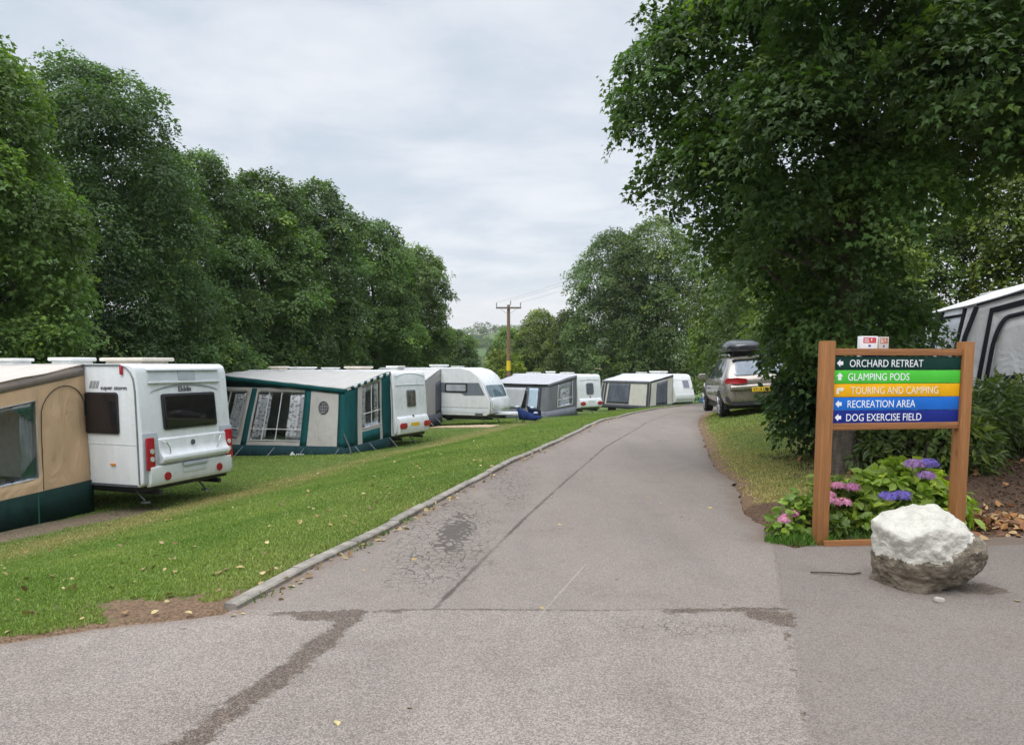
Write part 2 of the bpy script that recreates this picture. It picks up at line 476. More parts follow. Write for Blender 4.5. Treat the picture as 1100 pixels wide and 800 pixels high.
m, nt, b = nt_new('asphalt'); n = N(nt); P = n.pos()
w = n.math('SUBTRACT', n.noise(P, 4, 5, .65), .5); wf = n.math('SUBTRACT', n.noise(P, 22, 3, .6), .5)
ag = n.voro(P, 150, 'F1', out='Color'); sep = n.add('ShaderNodeSeparateColor'); n.put(sep.inputs[0], ag); agv = sep.outputs[0]
agd = n.voro(P, 150, 'F1')
big = n.noise(P, .55, 5, .6); mid = n.noise(P, 2.2, 5, .65); fin = n.noise(P, 130, 3, .7)
c = n.mix(n.ramp(big, .3, .7), (.192, .161, .139), (.240, .204, .178))
c = n.mix(n.ramp(mid, .35, .75, 0, .45), c, (.250, .222, .202))
up = n.ramp(n.math('ADD', n.attr('upper'), n.math('MULTIPLY', w, .05)), -.01, .01)
c = n.mix(n.math('MULTIPLY', up, .5), c, (.186, .157, .137))
nw = n.ramp(n.math('ADD', n.attr('newt'), n.math('MULTIPLY', w, .12)), -.015, .015)
c = n.mix(n.math('MULTIPLY', nw, .62), c, (.152, .129, .113))
g45 = n.noise(P, 48, 3, .75)
lane = n.noise(n.vmath('MULTIPLY', P, (1.1, .16, 1)), 1.4, 5, .6)
c = n.mix(n.ramp(lane,   .42, .75, 0, .32), c, (.120, .106, .097))
st_ = n.noise(P, 1.1, 6, .7)
c = n.mix(n.ramp(st_, .50, .68, 0, .5), c, (.140, .112, .092))
# aggregate speckle
spk = n.math('MULTIPLY', n.ramp(agv, .1, .95, .68, 1.36), n.math('MULTIPLY', n.ramp(fin, .25, .75, .88, 1.12), n.ramp(g45, .3, .7, .94, 1.06)))
spk = n.mix(n.math('MULTIPLY', n.math('MAXIMUM', up, nw), .25), spk, (1, 1, 1))
c = n.mix(1.0, c, spk, 'MULTIPLY')
# brown wash where soil has been trodden in near the borders
c = n.mix(n.ramp(n.math('ADD', n.attr('edge'), n.math('MULTIPLY', w, .5)), .30, -.06, 0, .6), c, (.135, .092, .066))
# cracks
Pw = n.vmath('ADD', P, n.scale(n.vmath('SUBTRACT', n.add('ShaderNodeTexNoise').outputs['Color'], (.5, .5, .5)), .0))
nwp = n.add('ShaderNodeTexNoise'); n.put(nwp.inputs['Vector'], P); nwp.inputs['Scale'].default_value = 6; ncol = nwp.outputs['Color']
vc = n.voro(n.vmath('ADD', n.scale(P, (1.0, .75, 1)), n.scale(n.vmath('SUBTRACT', ncol, (.5, .5, .5)), .10)), 13.5, 'DISTANCE_TO_EDGE', .95)
al = n.math('ADD', n.attr('allig'), n.math('MULTIPLY', w, .9))
crk = n.math('MULTIPLY', n.ramp(n.math('ADD', vc, n.math('MULTIPLY', wf, .10)), .06, .008), n.ramp(al, .30, -.15))
core = n.ramp(n.math('ADD', n.math('ADD', n.attr('core'), n.math('MULTIPLY', w, .9)), n.math('MULTIPLY', vc, 1.3)), .14, -.08)
sm = n.ramp(n.math('ADD', n.math('ADD', n.attr('seam'), n.math('MULTIPLY', wf, .035)), n.math('MULTIPLY', w, .05)), .03, .004)
sm = n.math('MULTIPLY', sm, n.ramp(n.noise(P, 1.3, 3), .3, .6, .45, 1))
dk = n.math('MAXIMUM', n.math('MULTIPLY', n.math('MULTIPLY', crk, .8), n.ramp(n.noise(P, 5, 4, .6),   .25, .55, .5, 1)), n.math('MAXIMUM', n.math('MULTIPLY', core, .72), n.math('MULTIPLY', sm, .75)))
c = n.mix(dk, c, (.040, .034, .030))
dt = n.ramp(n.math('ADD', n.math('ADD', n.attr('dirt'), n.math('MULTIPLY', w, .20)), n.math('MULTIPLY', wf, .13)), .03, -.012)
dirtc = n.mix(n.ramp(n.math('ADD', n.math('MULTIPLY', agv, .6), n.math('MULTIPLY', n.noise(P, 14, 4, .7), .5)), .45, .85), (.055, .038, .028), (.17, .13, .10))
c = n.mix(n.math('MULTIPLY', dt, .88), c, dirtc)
# odd dark spots and pale scuffs
sp = n.voro(P, 1.7, 'F1')
c = n.mix(n.ramp(n.math('ADD', sp, n.math('MULTIPLY', wf, .05)), .035, .02, 0, .6), c, (.05, .042, .036))
pl = n.ramp(n.math('ADD', n.attr('pale'), n.math('ADD', n.math('MULTIPLY', w, .03), n.math('MULTIPLY', wf, .02))), .010, .002, 0, .5)
c = n.mix(pl, c, (.32, .29, .27))
n.put(b.inputs['Base Color'], c)
n.put(b.inputs['Roughness'], n.math('SUBTRACT', .88, n.math('MULTIPLY', dt, .18))); b.inputs['Specular IOR Level'].default_value = .3
hh = n.math('SUBTRACT', n.math('ADD', n.math('MULTIPLY', agd, -.5), n.math('MULTIPLY', fin, .3)), n.math('MULTIPLY', n.math('MAXIMUM', dk, dt), 1.4))
n.put(b.inputs['Normal'], n.bump(hh, .55, .012))
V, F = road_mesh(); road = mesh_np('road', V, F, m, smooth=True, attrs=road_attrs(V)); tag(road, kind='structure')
V, F = apron_mesh(); V[:, 2] -= .0015 * (V[:, 0] < 3.32); V[:, 2] -= .004
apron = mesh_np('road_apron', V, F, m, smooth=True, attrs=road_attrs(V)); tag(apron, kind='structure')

# ------------------------------------------------------------------ kerb
mk = mat('kerb_concrete', (.23, .205, .175), .9, .35, 6, .6, 60, .008, dirt=(.10, .09, .065))
kb = MB(); random.seed(4)
y = 4.78; s_list = []
def kp(y, off): 
    e = .05; dx = float(kerb_x(y + e) - kerb_x(y - e)) / (2 * e); L = math.hypot(dx, 1)
    return (float(kerb_x(y)) - off / L, y + off * dx / L)
while y < 60:
    ln = .9 if y < 30 else 2.0
    y2 = y + ln / math.hypot(1, float(kerb_x(y + .2) - kerb_x(y)) / .2) 
    k = 4; jit = random.uniform(-.012, .012); jz = random.uniform(-.008, .008)
    vs = []
    for i in range(k + 1):
        t = y + (y2 - .012 - y) * i / k; z = float(zroad(t))
        a = kp(t, -.012 + jit); bq = kp(t, .085 + jit)
        vs += [(a[0], a[1], z - .08), (a[0], a[1], z + .030 + jz), (a[0] * .85 + bq[0] * .15, a[1] * .85 + bq[1] * .15, z + .042 + jz), (bq[0], bq[1], z + .044 + jz), (bq[0], bq[1], z - .08)]
    fs = []
    for i in range(k):
        for j in range(5):
            a = i * 5 + j; c2 = i * 5 + (j + 1) % 5; fs.append((a, c2, c2 + 5, a + 5))
    fs += [(0, 1, 2, 3, 4), tuple(k * 5 + j for j in (4, 3, 2, 1, 0))]
    kb.add(vs, fs); y = y2
tag(kb.build('kerb', mk, smooth=False), kind='structure')
# ------------------------------------------------------------------ leaves
SHAPES = {
 'maple': (np.array([(0, 0, 0), (.50, .30, -.10), (.20, .50, .02), (0, 1.0, -.12), (-.20, .50, .02), (-.50, .30, -.10)]), [(0, 1, 2), (0, 2, 3), (0, 3, 4), (0, 4, 5)]),
 'oval': (np.array([(0, 0, 0), (.32, .45, .06), (0, 1, -.08), (-.32, .45, .06)]), [(0, 1, 2), (0, 2, 3)]),
 'broad': (np.array([(0, 0, 0), (.30, .28, .06), (.30, .62, .05), (0, 1, -.12), (-.30, .62, .05), (-.30, .28, .06), (0, .5, -.02)]), [(0, 1, 6), (1, 2, 6), (2, 3, 6), (3, 4, 6), (4, 5, 6), (5, 0, 6)]),
 'long': (np.array([(0, 0, 0), (.15, .3, .04), (.14, .65, .03), (0, 1, -.10), (-.14, .65, .03), (-.15, .3, .04)]), [(0, 1, 2), (0, 2, 3), (0, 3, 4), (0, 4, 5)]),
}
def nrm(v): return v / np.maximum(np.linalg.norm(v, axis=-1, keepdims=True), 1e-9)
def leaves_np(rng, pos, normal, along, size, shape):
    T, F = SHAPES[shape]
    normal = nrm(normal); along = nrm(along - normal * (along * normal).sum(1, keepdims=True)); side = np.cross(along, normal)
    k = len(T)
    V = pos[:, None] + size[:, None, None] * (side[:, None] * T[None, :, 0:1] + along[:, None] * T[None, :, 1:2] + normal[:, None] * T[None, :, 2:3])
    F = np.array(F)
    FF = (np.arange(len(pos))[:, None, None] * k + F[None]).reshape(-1, 3)
    return V.reshape(-1, 3), FF, k
def sphere_dirs(rng, n): return nrm(rng.normal(size=(n, 3)))

def crown_leaves(rng, lobes, spr_n, leaf_n, lsize, spr_r, up=.75, low_cut=-.15, inner=.75, keep=.12, hue=None, young=.12):
    """lobes: (L,6) centre+radii. Returns pos, normal, along, size, tint"""
    L = np.asarray(lobes, float)
    cs = L[:, :3]; rs = L[:, 3:6]
    area = (rs.prod(1)) ** (2 / 3)
    nn = np.maximum(3, (spr_n * area / area.mean())).astype(int)
    idx = np.repeat(np.arange(len(L)), nn)
    d = sphere_dirs(rng, len(idx))
    ok = (d[:, 2] > low_cut) | (rng.random(len(d)) < .28)
    d = d[ok]; idx = idx[ok]
    p = cs[idx] + d * rs[idx] * rng.uniform(.72, 1.10, (len(idx), 1)) ** 1
    inside = np.zeros(len(p), int)
    for i in range(len(L)):
        q = (p - cs[i]) / rs[i]
        inside += ((q * q).sum(1) < inner ** 2) & (idx != i)
    ok = (inside == 0) | (rng.random(len(p)) < keep)
    p = p[ok]; d = d[ok]; idx = idx[ok]
    S = len(p)
    sn = nrm(np.array([0, 0, up]) + d * .75 + rng.normal(size=(S, 3)) * .28)
    r = spr_r * rng.uniform(.6, 1.3, S)
    lt = rng.uniform(.62, 1.25, len(L))
    st = rng.uniform(.82, 1.18, S) * lt[idx]
    yg = (rng.random(S) < young) * rng.uniform(.3, 1, S)
    m = rng.poisson(leaf_n, S); si = np.repeat(np.arange(S), m); M = len(si)
    # offsets in the spray's plane
    a = sphere_dirs(rng, M); nn2 = sn[si]; a = nrm(a - nn2 * (a * nn2).sum(1, keepdims=True))
    rad = np.sqrt(rng.random(M)) * r[si]
    pos = p[si] + a * rad[:, None] + nn2 * (rng.normal(size=M) * .16 * r[si] - .35 * rad ** 2 / np.maximum(r[si], .05))[:, None]
    nor = nrm(nn2 + rng.normal(size=(M, 3)) * .42)
    al = nrm(a + d[si] * .5 + np.array([0, 0, -.35]) + rng.normal(size=(M, 3)) * .3)
    size = lsize * rng.uniform(.65, 1.25, M)
    t = np.ones((M, 3)) * (st[si] * rng.uniform(.85, 1.15, M))[:, None]
    t *= 1 + yg[si][:, None] * np.array([1.1, .75, .15])
    if hue is not None: t *= np.array(hue)
    return pos, nor, al, size, t

LEAFM = {
 'maple': leafmat('maple_leaf', (.064, .120, .029)),
 'row': leafmat('row_leaf', (.084, .140, .044), rough=.55),
 'light': leafmat('light_leaf', (.13, .19, .042)),
 'far': leafmat('far_leaf', (.098, .142, .046), rough=.6),
 'laurel': leafmat('laurel_leaf', (.11, .165, .04), rough=.38, spec=.5, trans=.2),
 'hyd': leafmat('hydrangea_leaf', (.23, .32, .055), rough=.45),
 'weed': leafmat('weed_leaf', (.09, .17, .03)),
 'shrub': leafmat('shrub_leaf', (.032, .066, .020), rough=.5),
}
BARK = mat('bark', (.10, .080, .060), .95, .4, 6, 1.0, 14, .04, streak=True, dirt=(.07, .085, .05))
BARK_D = mat('bark_dark', (.045, .037, .028), .95, .4, 6, .8, 14, .03, streak=True)

def trunk_mesh(rng, base, top, r0, lobes, parent, m, seg=10, limbs=14, lean=(0, 0)):
    mb = MB(); base = Vector(base); top = Vector(top)
    pts = []; rr = []
    for i in range(9):
        t = i / 8; p = base.lerp(top, t) + Vector((rng.normal() * .05, rng.normal() * .05, 0)) * (1 if 0 < i else 0)
        pts.append(p); rr.append(r0 * (1.35 if i == 0 else (1 - .75 * t)))
    mb.tube(pts, rr, seg)
    L = list(lobes); rng.shuffle(L)
    for l in L[:limbs]:
        c = Vector(l[:3]); t = min(.92, max(.25, (c.z - base.z) * .62 / max(.1, (top.z - base.z))))
        s = base.lerp(top, t); midp = s.lerp(c, .5) + Vector((0, 0, -.12 * (c - s).length + rng.normal() * .1))
        r = r0 * (1 - .75 * t) * .42
        mb.tube([s, s.lerp(midp, .5) + Vector((0, 0, .05)), midp, midp.lerp(c, .6), c], [r, r * .75, r * .55, r * .35, r * .14], 6)
        for k in range(3):
            e = c + Vector(rng.normal(size=3)) * float(l[3]) * .35; e.z = min(e.z, c.z + .3 * float(l[3]))
            mb.tube([midp.lerp(c, .5), midp.lerp(c, .8).lerp(e, .4), e], [r * .3, r * .2, r * .05], 5)
    return mb.build('trunk', m, parent, smooth=True, angle=60)

def lobes_in(rng, n, zs, rads, cx, cy, r_lo, r_hi, flat=.8, shell=.55, sy=1.0):
    out = []
    z0, z1 = zs[0], zs[-1]
    for i in range(n):
        z = z0 + (z1 - z0) * ((i + rng.random()) / n)
        Rz = float(np.interp(z, zs, rads)); r = rng.uniform(r_lo, r_hi)
        rr = max(0, Rz - r * .75) * rng.uniform(shell, 1.0)
        a = i * 2.39996 + rng.normal() * .35
        out.append((cx + rr * math.cos(a), cy + rr * math.sin(a) * sy, z, r, r, r * flat))
    return np.array(out)

def tree(name, label, cat, x, y, zs, rads, seed, n_lobes, r_lo, r_hi, spr_n, leaf_n, lsize, spr_r, lm, shape, r0, group=None, hue=None, young=.12, limbs=14, bark=None, crown_z=None, keep=.12, extra=None, low_cut=-.15, lai=0, drop=None):
    rng = np.random.default_rng(seed)
    g = gz(x, y) - .05
    root = empty(name, (x, y, g), 0, label, cat, group)
    zs = [z - g for z in zs]
    lobes = lobes_in(rng, n_lobes, zs, rads, 0, 0, r_lo, r_hi)
    if extra is not None: lobes = np.concatenate([lobes, np.array(extra) - np.array([x, y, g, 0, 0, 0])])
    if lai: spr_n = lai * 2 * math.pi * max(rads) * (zs[-1] - max(0, zs[0])) / (.40 * lsize ** 2) / (len(lobes) * leaf_n) / .62
    lobes = np.array([l for l in lobes if drop is None or not drop(*l)])
    pos, nor, al, size, t = crown_leaves(rng, lobes, spr_n, leaf_n, lsize, spr_r, hue=hue, young=young, keep=keep, low_cut=low_cut)
    ok = pos[:, 2] > .12
    pos, nor, al, size, t = pos[ok], nor[ok], al[ok], size[ok], t[ok]
    V, F, k = leaves_np(rng, pos, nor, al, size, shape)
    mesh_np('crown', V, F, LEAFM[lm], root, tint=np.repeat(t, k, 0))
    topz = zs[-1] * .85
    trunk_mesh(rng, (0, 0, 0), (rng.normal() * .25, rng.normal() * .25, topz), r0, [l for l in lobes if drop is None or l[0] < 1.3], root, bark or BARK_D, limbs=limbs)
    return root

# --- the big maple beside the sign
rngm = np.random.default_rng(77)
MX, MY = 4.62, 10.35
ext = []
tree('maple_tree', 'big dark green maple overhanging the road behind the wooden sign', 'tree', MX, MY,
     [2.0, 2.6, 3.2, 4.0, 5.2, 6.4, 8.0, 9.4, 10.4], [.8, 1.4, 2.1, 2.9, 3.35, 3.15, 2.9, 2.3, 1.2], 5, 84, .6, 1.2, 88, 54, .088, .31, 'maple', 'maple', .19,
     limbs=17, bark=BARK, extra=[(7.9, 9.6, 4.7, 1.1, 1.1, .8), (8.4, 10.4, 5.6, 1.2, 1.2, .9), (7.3, 8.8, 4.2, .9, .9, .6), (8.8, 9.2, 6.6, 1.2, 1.2, .9), (7.2, 11.2, 3.9, 1, 1, .7), (6.4, 8.0, 4.5, 1, 1, .8), (5.6, 7.6, 5.2, 1, 1, .8), (9.4, 11.0, 4.6, 1, 1, .7), (7.0, 7.6, 5.8, 1., 1., .8), (8.2, 8.2, 5.2, 1., 1., .8), (4.6, 7.9, 4.6, .8, .8, .6), (3.6, 8.2, 5.4, .9, .9, .7), (3.2, 8.6, 4.2, .8, .8, .6), (5.6, 8.3, 3.7, .8, .8, .6), (6.6, 9.0, 7.4, 1.2, 1.2, .9), (7.9, 10.6, 7.8, 1.3, 1.3, 1), (7.4, 10.8, 5.0, 1, 1, .8), (8.6, 9.8, 4.9, .9, .9, .7), (6.9, 9.9, 5.7, 1.1, 1.1, .8), (7.9, 9.2, 6.3, 1.1, 1.1, .8), (9.4, 10.6, 5.9, 1.1, 1.1, .8), (6.3, 10.9, 4.6, .9, .9, .7), (9.0, 11.6, 5.2, 1, 1, .8), (7.0, 9.0, 4.4, .7, .7, .55), (5.8, 9.4, 4.2, .7, .7, .55)], young=.10, keep=.30, drop=lambda x, y, z, *r: (x + .8 * r[0] > .95 and z - r[2] < 3.15) or (x - r[0] < -1.15 and z - r[2] < 1.8))
# --- the tree belt on the left
row = [
 # x, y, zs(top), rads, lobes, hue, label
 (-12.3, 17.2, 9.6, 2.35, 42, (1.32, 1.34, 1.0), 'light green maple at the left edge of the photo, nearest tree of the belt'),
 (-12.9, 23.5, 11.3, 3.3, 46, (.86, .92, 1.0), 'tall bluish dark tree above the vent roof of the nearest caravan'),
 (-12.5, 29.5, 10.6, 2.8, 40, (1.0, 1.05, 1.0), 'third belt tree from the left, behind the right half of the nearest caravan'),
 (-10.9, 33.0, 10.4, 2.8, 40, (1.02, 1.04, .97), 'yellowish green belt tree rising behind the left end of the green awning'),
 (-9.9, 38.0, 11.3, 2.7, 40, (.98, 1.0, 1.0), 'belt tree with pointed top behind the middle of the green awning'),
 (-8.0, 43.0, 10.2, 3.0, 40, (1.06, 1.1, .9), 'belt tree with feathery crown behind the right end of the green awning'),
 (-6.6, 49.0, 9.9, 2.9, 40, (1.15, 1.1, .9), 'last tall rounded tree of the belt, next to the gap of sky'),
 (-4.3, 56.0, 5.0, 2.0, 24, (1.0, 1.0, .9), 'low round tree closing the right end of the left belt'),
]
for i, (x, y, top, rad, nl, hue, lab) in enumerate(row):
    g = gz(x, y)
    tp = top - .95; zs = [g + .7, g + 2.0, g + (tp - g) * .35, g + (tp - g) * .6, g + (tp - g) * .85, tp - .3]
    tree('belt_tree', lab, 'tree', x, y, zs, [rad * .85, rad * 1.05, rad * 1.12, rad * 1.08, rad * .88, rad * .42], 100 + i, int(nl * 1.6), rad * .24, rad * .46, 66, 30, .115 if i < 3 else .15, .36, 'row', 'maple' if i == 0 else 'oval', .22, lai=3.6,
         group='trees of the belt behind the caravans', hue=hue, limbs=10, young=.1, keep=.24)
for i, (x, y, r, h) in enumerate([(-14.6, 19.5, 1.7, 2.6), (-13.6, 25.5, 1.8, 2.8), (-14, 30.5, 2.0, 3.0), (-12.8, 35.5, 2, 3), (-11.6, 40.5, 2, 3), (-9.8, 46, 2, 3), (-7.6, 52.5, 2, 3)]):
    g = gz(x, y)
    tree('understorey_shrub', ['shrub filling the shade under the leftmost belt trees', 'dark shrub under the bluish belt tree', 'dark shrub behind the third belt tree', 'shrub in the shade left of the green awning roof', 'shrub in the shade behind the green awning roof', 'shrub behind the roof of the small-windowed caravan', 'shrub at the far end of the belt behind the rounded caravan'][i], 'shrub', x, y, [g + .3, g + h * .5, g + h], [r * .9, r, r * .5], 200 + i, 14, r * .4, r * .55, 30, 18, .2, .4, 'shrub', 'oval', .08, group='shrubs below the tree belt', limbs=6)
# --- trees closing the valley
tree('lime_tree', 'large dense dark tree behind the far caravans, left half with lower top', 'tree', 9.0, 67, [-1, 1.5, 4, 7, 10, 12.4], [4.2, 4.8, 4.9, 4.5, 3.6, 1.8], 301, 84, 1.0, 1.9, 62, 26, .21, .62, 'far', 'oval', .3, group='big trees behind the far caravans', hue=(.92, 1.0, 1.0), limbs=8, lai=3.4)
tree('lime_tree', 'large dense dark tree behind the far caravans, tallest rounded crown', 'tree', 12.4, 65, [-1, 1.5, 4, 7, 10.5, 13.2], [4.2, 4.6, 4.8, 4.6, 3.9, 1.9], 302, 84, 1.0, 1.9, 62, 26, .21, .62, 'far', 'oval', .3, group='big trees behind the far caravans', hue=(1.0, 1.05, .95), limbs=8, lai=3.4)
tree('leafy_tree', 'bright mid green tree just left of the parked car', 'tree', 11.9, 41, [.2, 1.5, 3.2, 5, 6.8, 7.9], [1.6, 2.1, 2.4, 2.4, 1.8, .7], 303, 50, .6, 1.05, 56, 26, .15, .45, 'light', 'oval', .26, hue=(.85, .9, .9), limbs=10, lai=3.4)
tree('valley_tree', 'mid green round tree right of the utility pole', 'tree', 2.6, 74, [-1, 1, 3, 5, 6.4], [2.4, 3.0, 3.0, 2.2, .9], 304, 30, .8, 1.3, 62, 26, .21, .55, 'far', 'oval', .2, hue=(1.25, 1.15, .95), limbs=6, lai=3.4)
tree('valley_tree', 'dull green tree between the utility pole and the big dark trees', 'tree', 5.2, 70, [-1, 1, 3, 4.6, 5.8], [2.2, 2.6, 2.5, 1.7, .6], 305, 28, .7, 1.2, 62, 26, .21, .55, 'far', 'oval', .2, hue=(1.1, 1.0, .95), limbs=6, lai=3.4)
tree('valley_tree', 'green tree seen just above the yellow bush by the pole', 'tree', -.6, 92, [-2, 1, 3.4, 5.4], [2.6, 3.0, 2.6, .9], 306, 24, .9, 1.4, 62, 26, .26, .6, 'far', 'oval', .2, hue=(1.3, 1.4, 1.0), limbs=6, lai=3.4)
tree('yellow_bush', 'bright yellow green bush at the foot of the utility pole', 'bush', -.9, 65.5, [-1.2, .2, 1.4, 2.4], [2.2, 2.5, 2.0, .8], 307, 26, .6, .95, 36, 24, .22, .4, 'light', 'oval', .1, hue=(1.25, 1.1, .8), limbs=6, lai=3.4)
# --- right background
bgr = [
 (10.2, 24.0, 7.5, 2.8, 'far', (1.2, 1.2, 1), 'mid green tree seen under the maple crown, behind the dark bush'),
 (13.8, 27.0, 8.5, 3.2, 'light', (.8, .85, .8), 'lighter green tree behind the sign, left of the pale awning'),
 (17.5, 24.5, 10.8, 3.4, 'light', (.9, .85, .7), 'yellowish tree rising behind the roof of the pale awning'),
 (10.6, 30.5, 8.0, 3.0, 'far', (.9, .95, 1), 'dark tree behind the parked car roof box'),
 (15.0, 36, 9.0, 3.6, 'far', (.9, .95, 1), 'dark tree far behind the dark bush on the right'),
 (20.5, 62, 10.0, 4.2, 'far', (1.0, 1.05, 1), 'dark tree closing the view where the lane bends out of sight'),
 (24.0, 30, 9.0, 3.6, 'far', (1.0, 1.0, 1), 'dark tree at the right edge beyond the pale awning'),
]
for i, (x, y, top, rad, lm, hue, lab) in enumerate(bgr):
    g = gz(x, y)
    tree('background_tree', lab, 'tree', x, y, [g + .5, g + 2, g + (top - g) * .5, g + (top - g) * .8, top], [rad * .8, rad, rad, rad * .7, rad * .25], 400 + i, 48, rad * .25, rad * .44, 50, 24, .16, .45, lm, 'oval', .2, group='trees in the right background', hue=hue, limbs=9, lai=3.2)
# --- dark bush at the maple's foot, laurel hedge
tree('dark_bush', 'dark broad leaved bush hanging over the verge beside the parked car', 'bush', 4.9, 11.9, [.45, 1.0, 1.7, 2.4, 2.9], [.55, .72, .78, .75, .5], 501, 34, .28, .44, 46, 20, .10, .22, 'maple', 'broad', .08, hue=(.72, .78, .9), limbs=10, bark=BARK, young=.05)
tree('dark_bush', 'dark leafy bush in the shade right behind the maple trunk', 'bush', 7.3, 14.6, [.4, .9, 1.6, 2.2], [.9, 1.1, 1.1, .7], 502, 18, .4, .55, 40, 18, .12, .3, 'shrub', 'broad', .06, hue=(.8, .85, .9), limbs=8, young=.05)
hx = [(5.5, 10.15, .45), (5.9, 10.3, .55), (6.5, 10.9, .62), (7.2, 11.3, .66), (7.95, 11.9, .68), (8.7, 12.5, .72), (9.5, 13.1, .75)]
rngh = np.random.default_rng(9); lob = []
for x, y, hh in hx:
    for k in range(6):
        r = rngh.uniform(.28, .42); zz = gz(x, y) + .25 + hh * 1.0 * (k / 5.0) * rngh.uniform(.75, 1.05)
        lob.append((x + rngh.normal() * .25, y + rngh.normal() * .22, zz, r, r, r * .85))
hroot = empty('laurel_hedge', (7.0, 11.2, gz(7, 11.2)), 0, 'glossy laurel hedge running to the right behind the sign', 'hedge')
hl = np.array(lob) - np.array([7.0, 11.2, gz(7, 11.2), 0, 0, 0])
pos, nor, al, size, t = crown_leaves(rngh, hl, 34, 13, .155, .24, up=.5, hue=(1, 1, 1), young=.2, keep=.1, low_cut=-.8)
nor = nrm(nor + rngh.normal(size=nor.shape) * .3)
V, F, k = leaves_np(rngh, pos, nor, al, size, 'long'); mesh_np('foliage', V, F, LEAFM['laurel'], hroot, tint=np.repeat(t, k, 0))
mb = MB()
for x, y, hh in hx:
    for k in range(4):
        bx = x - 7 + rngh.normal() * .1; by = y - 11.2 + rngh.normal() * .1; bz = gz(x, y) - gz(7, 11.2)
        mb.tube([(bx, by, bz - .05), (bx + rngh.normal() * .12, by + rngh.normal() * .12, bz + .4), (bx + rngh.normal() * .3, by + rngh.normal() * .3, bz + hh)], [.022, .016, .006], 5)
mb.build('stems', BARK_D, hroot)

# ------------------------------------------------------------------ grass
def grass(name, n, rlo, rhi, a0, a1, accept, seed, h=(.014, .031), hue=(1, 1, 1), pw=1.0):
    rng = np.random.default_rng(seed)
    r = rlo * (rhi / rlo) ** rng.random(n); a = R(a0) + (R(a1) - R(a0)) * rng.random(n)
    x = r * np.sin(a); y = r * np.cos(a)
    ok = accept(x, y, rng); x, y, r = x[ok], y[ok], r[ok]; n = len(x)
    z = hgt(x, y)
    dr = dryf(x, y)
    H = rng.uniform(*h, n) * (1 + .5 * (fbm(x, y, 2.5, 7) - .5)); W = (.0035 + .00055 * r) * rng.uniform(.8, 1.4, n)
    az = rng.random(n) * 2 * np.pi; lean = rng.uniform(.1, .9, n)
    la = rng.random(n) * 2 * np.pi
    sx, sy = np.cos(az) * W, np.sin(az) * W
    tx, ty = x + np.cos(la) * H * lean, y + np.sin(la) * H * lean
    V = np.stack([np.stack([x - sx, y - sy, z - .004], 1), np.stack([x + sx, y + sy, z - .004], 1), np.stack([tx, ty, z + H * (1 - .3 * lean)], 1)], 1).reshape(-1, 3)
    F = np.arange(3 * n).reshape(-1, 3)
    g1 = np.array([.130, .215, .042]); g2 = np.array([.225, .290, .075]); g3 = np.array([.36, .30, .14])
    mx = np.clip(fbm(x, y, 1.1, 11) * 1.6 - .4, 0, 1)[:, None]
    c = g1 * (1 - mx) + g2 * mx
    dm = np.clip(dr + rng.normal(size=n) * .16 - .12, 0, 1)[:, None]
    c = (c * (1 - dm) + g3 * dm) * rng.uniform(.7, 1.3, (n, 1)) * np.array(hue)
    o = mesh_np(name, V, F, M_GRASS, tint=np.repeat(c, 3, 0))
    return tag(o, kind='stuff')
M_GRASS = leafmat('grass_blade', (1, 1, 1), trans=.25, rough=.6, spec=.25)
def acc_left(x, y, rng):
    t = on_tar(x, y); d = tar_left(y) - x
    bare = (1.1 - np.hypot((x + 2.15) * .8, (y - 4.74) * 1.9) / .8) + (fbm(x, y, 5, 21) - .5) * 1.6
    edge = np.where(y < 5.2, .9 + t / .38, np.where(d < .13, 1, 0)) + (fbm(x, y, 5, 22) - .5) * 1.2
    gr = np.clip(1.15 - seg_d(x, y, (-8.9, 9.6), (-6.9, 13.3)) / .75, 0, 1)
    gr = np.maximum(gr, np.clip(1.2 - seg_d(x, y, (-3.6, 32.4), (-1.0, 33.0)) / .9, 0, 1))
    return (d > .11) & (bare < .5) & (edge < .5) & (t < -.03) & (gr + (fbm(x, y, 4, 23) - .5) * .9 < .45)
def acc_right(x, y, rng):
    r = x - right_x(np.maximum(y, 6.4)); t = on_tar(x, y)
    mu = smooth01((x - 2.2) / .5) * (1 - smooth01((y - (7.9 + .5 * (x - 2.5).clip(0, 9))) / .7))
    mu = np.maximum(mu, smooth01((x - 4.6 - .55 * (y - 9).clip(0, 20)) / .4) * (1 - smooth01((y - 17) / 2)))
    pr = np.clip((r - .02) / .4, 0, 1) * np.where(y < 15.5, .75, 1.0)
    return (r > .03) & (y > 7) & (mu < .5) & (rng.random(len(x)) < pr + (fbm(x, y, 4, 24) - .5) * .8)
grass('grass', 1050000, 3.6, 48, -62, 20, acc_left, 1)
grass('verge_grass', 210000, 6.5, 30, 10, 45, acc_right, 2, h=(.016, .036), hue=(1.12, 1.05, 1))
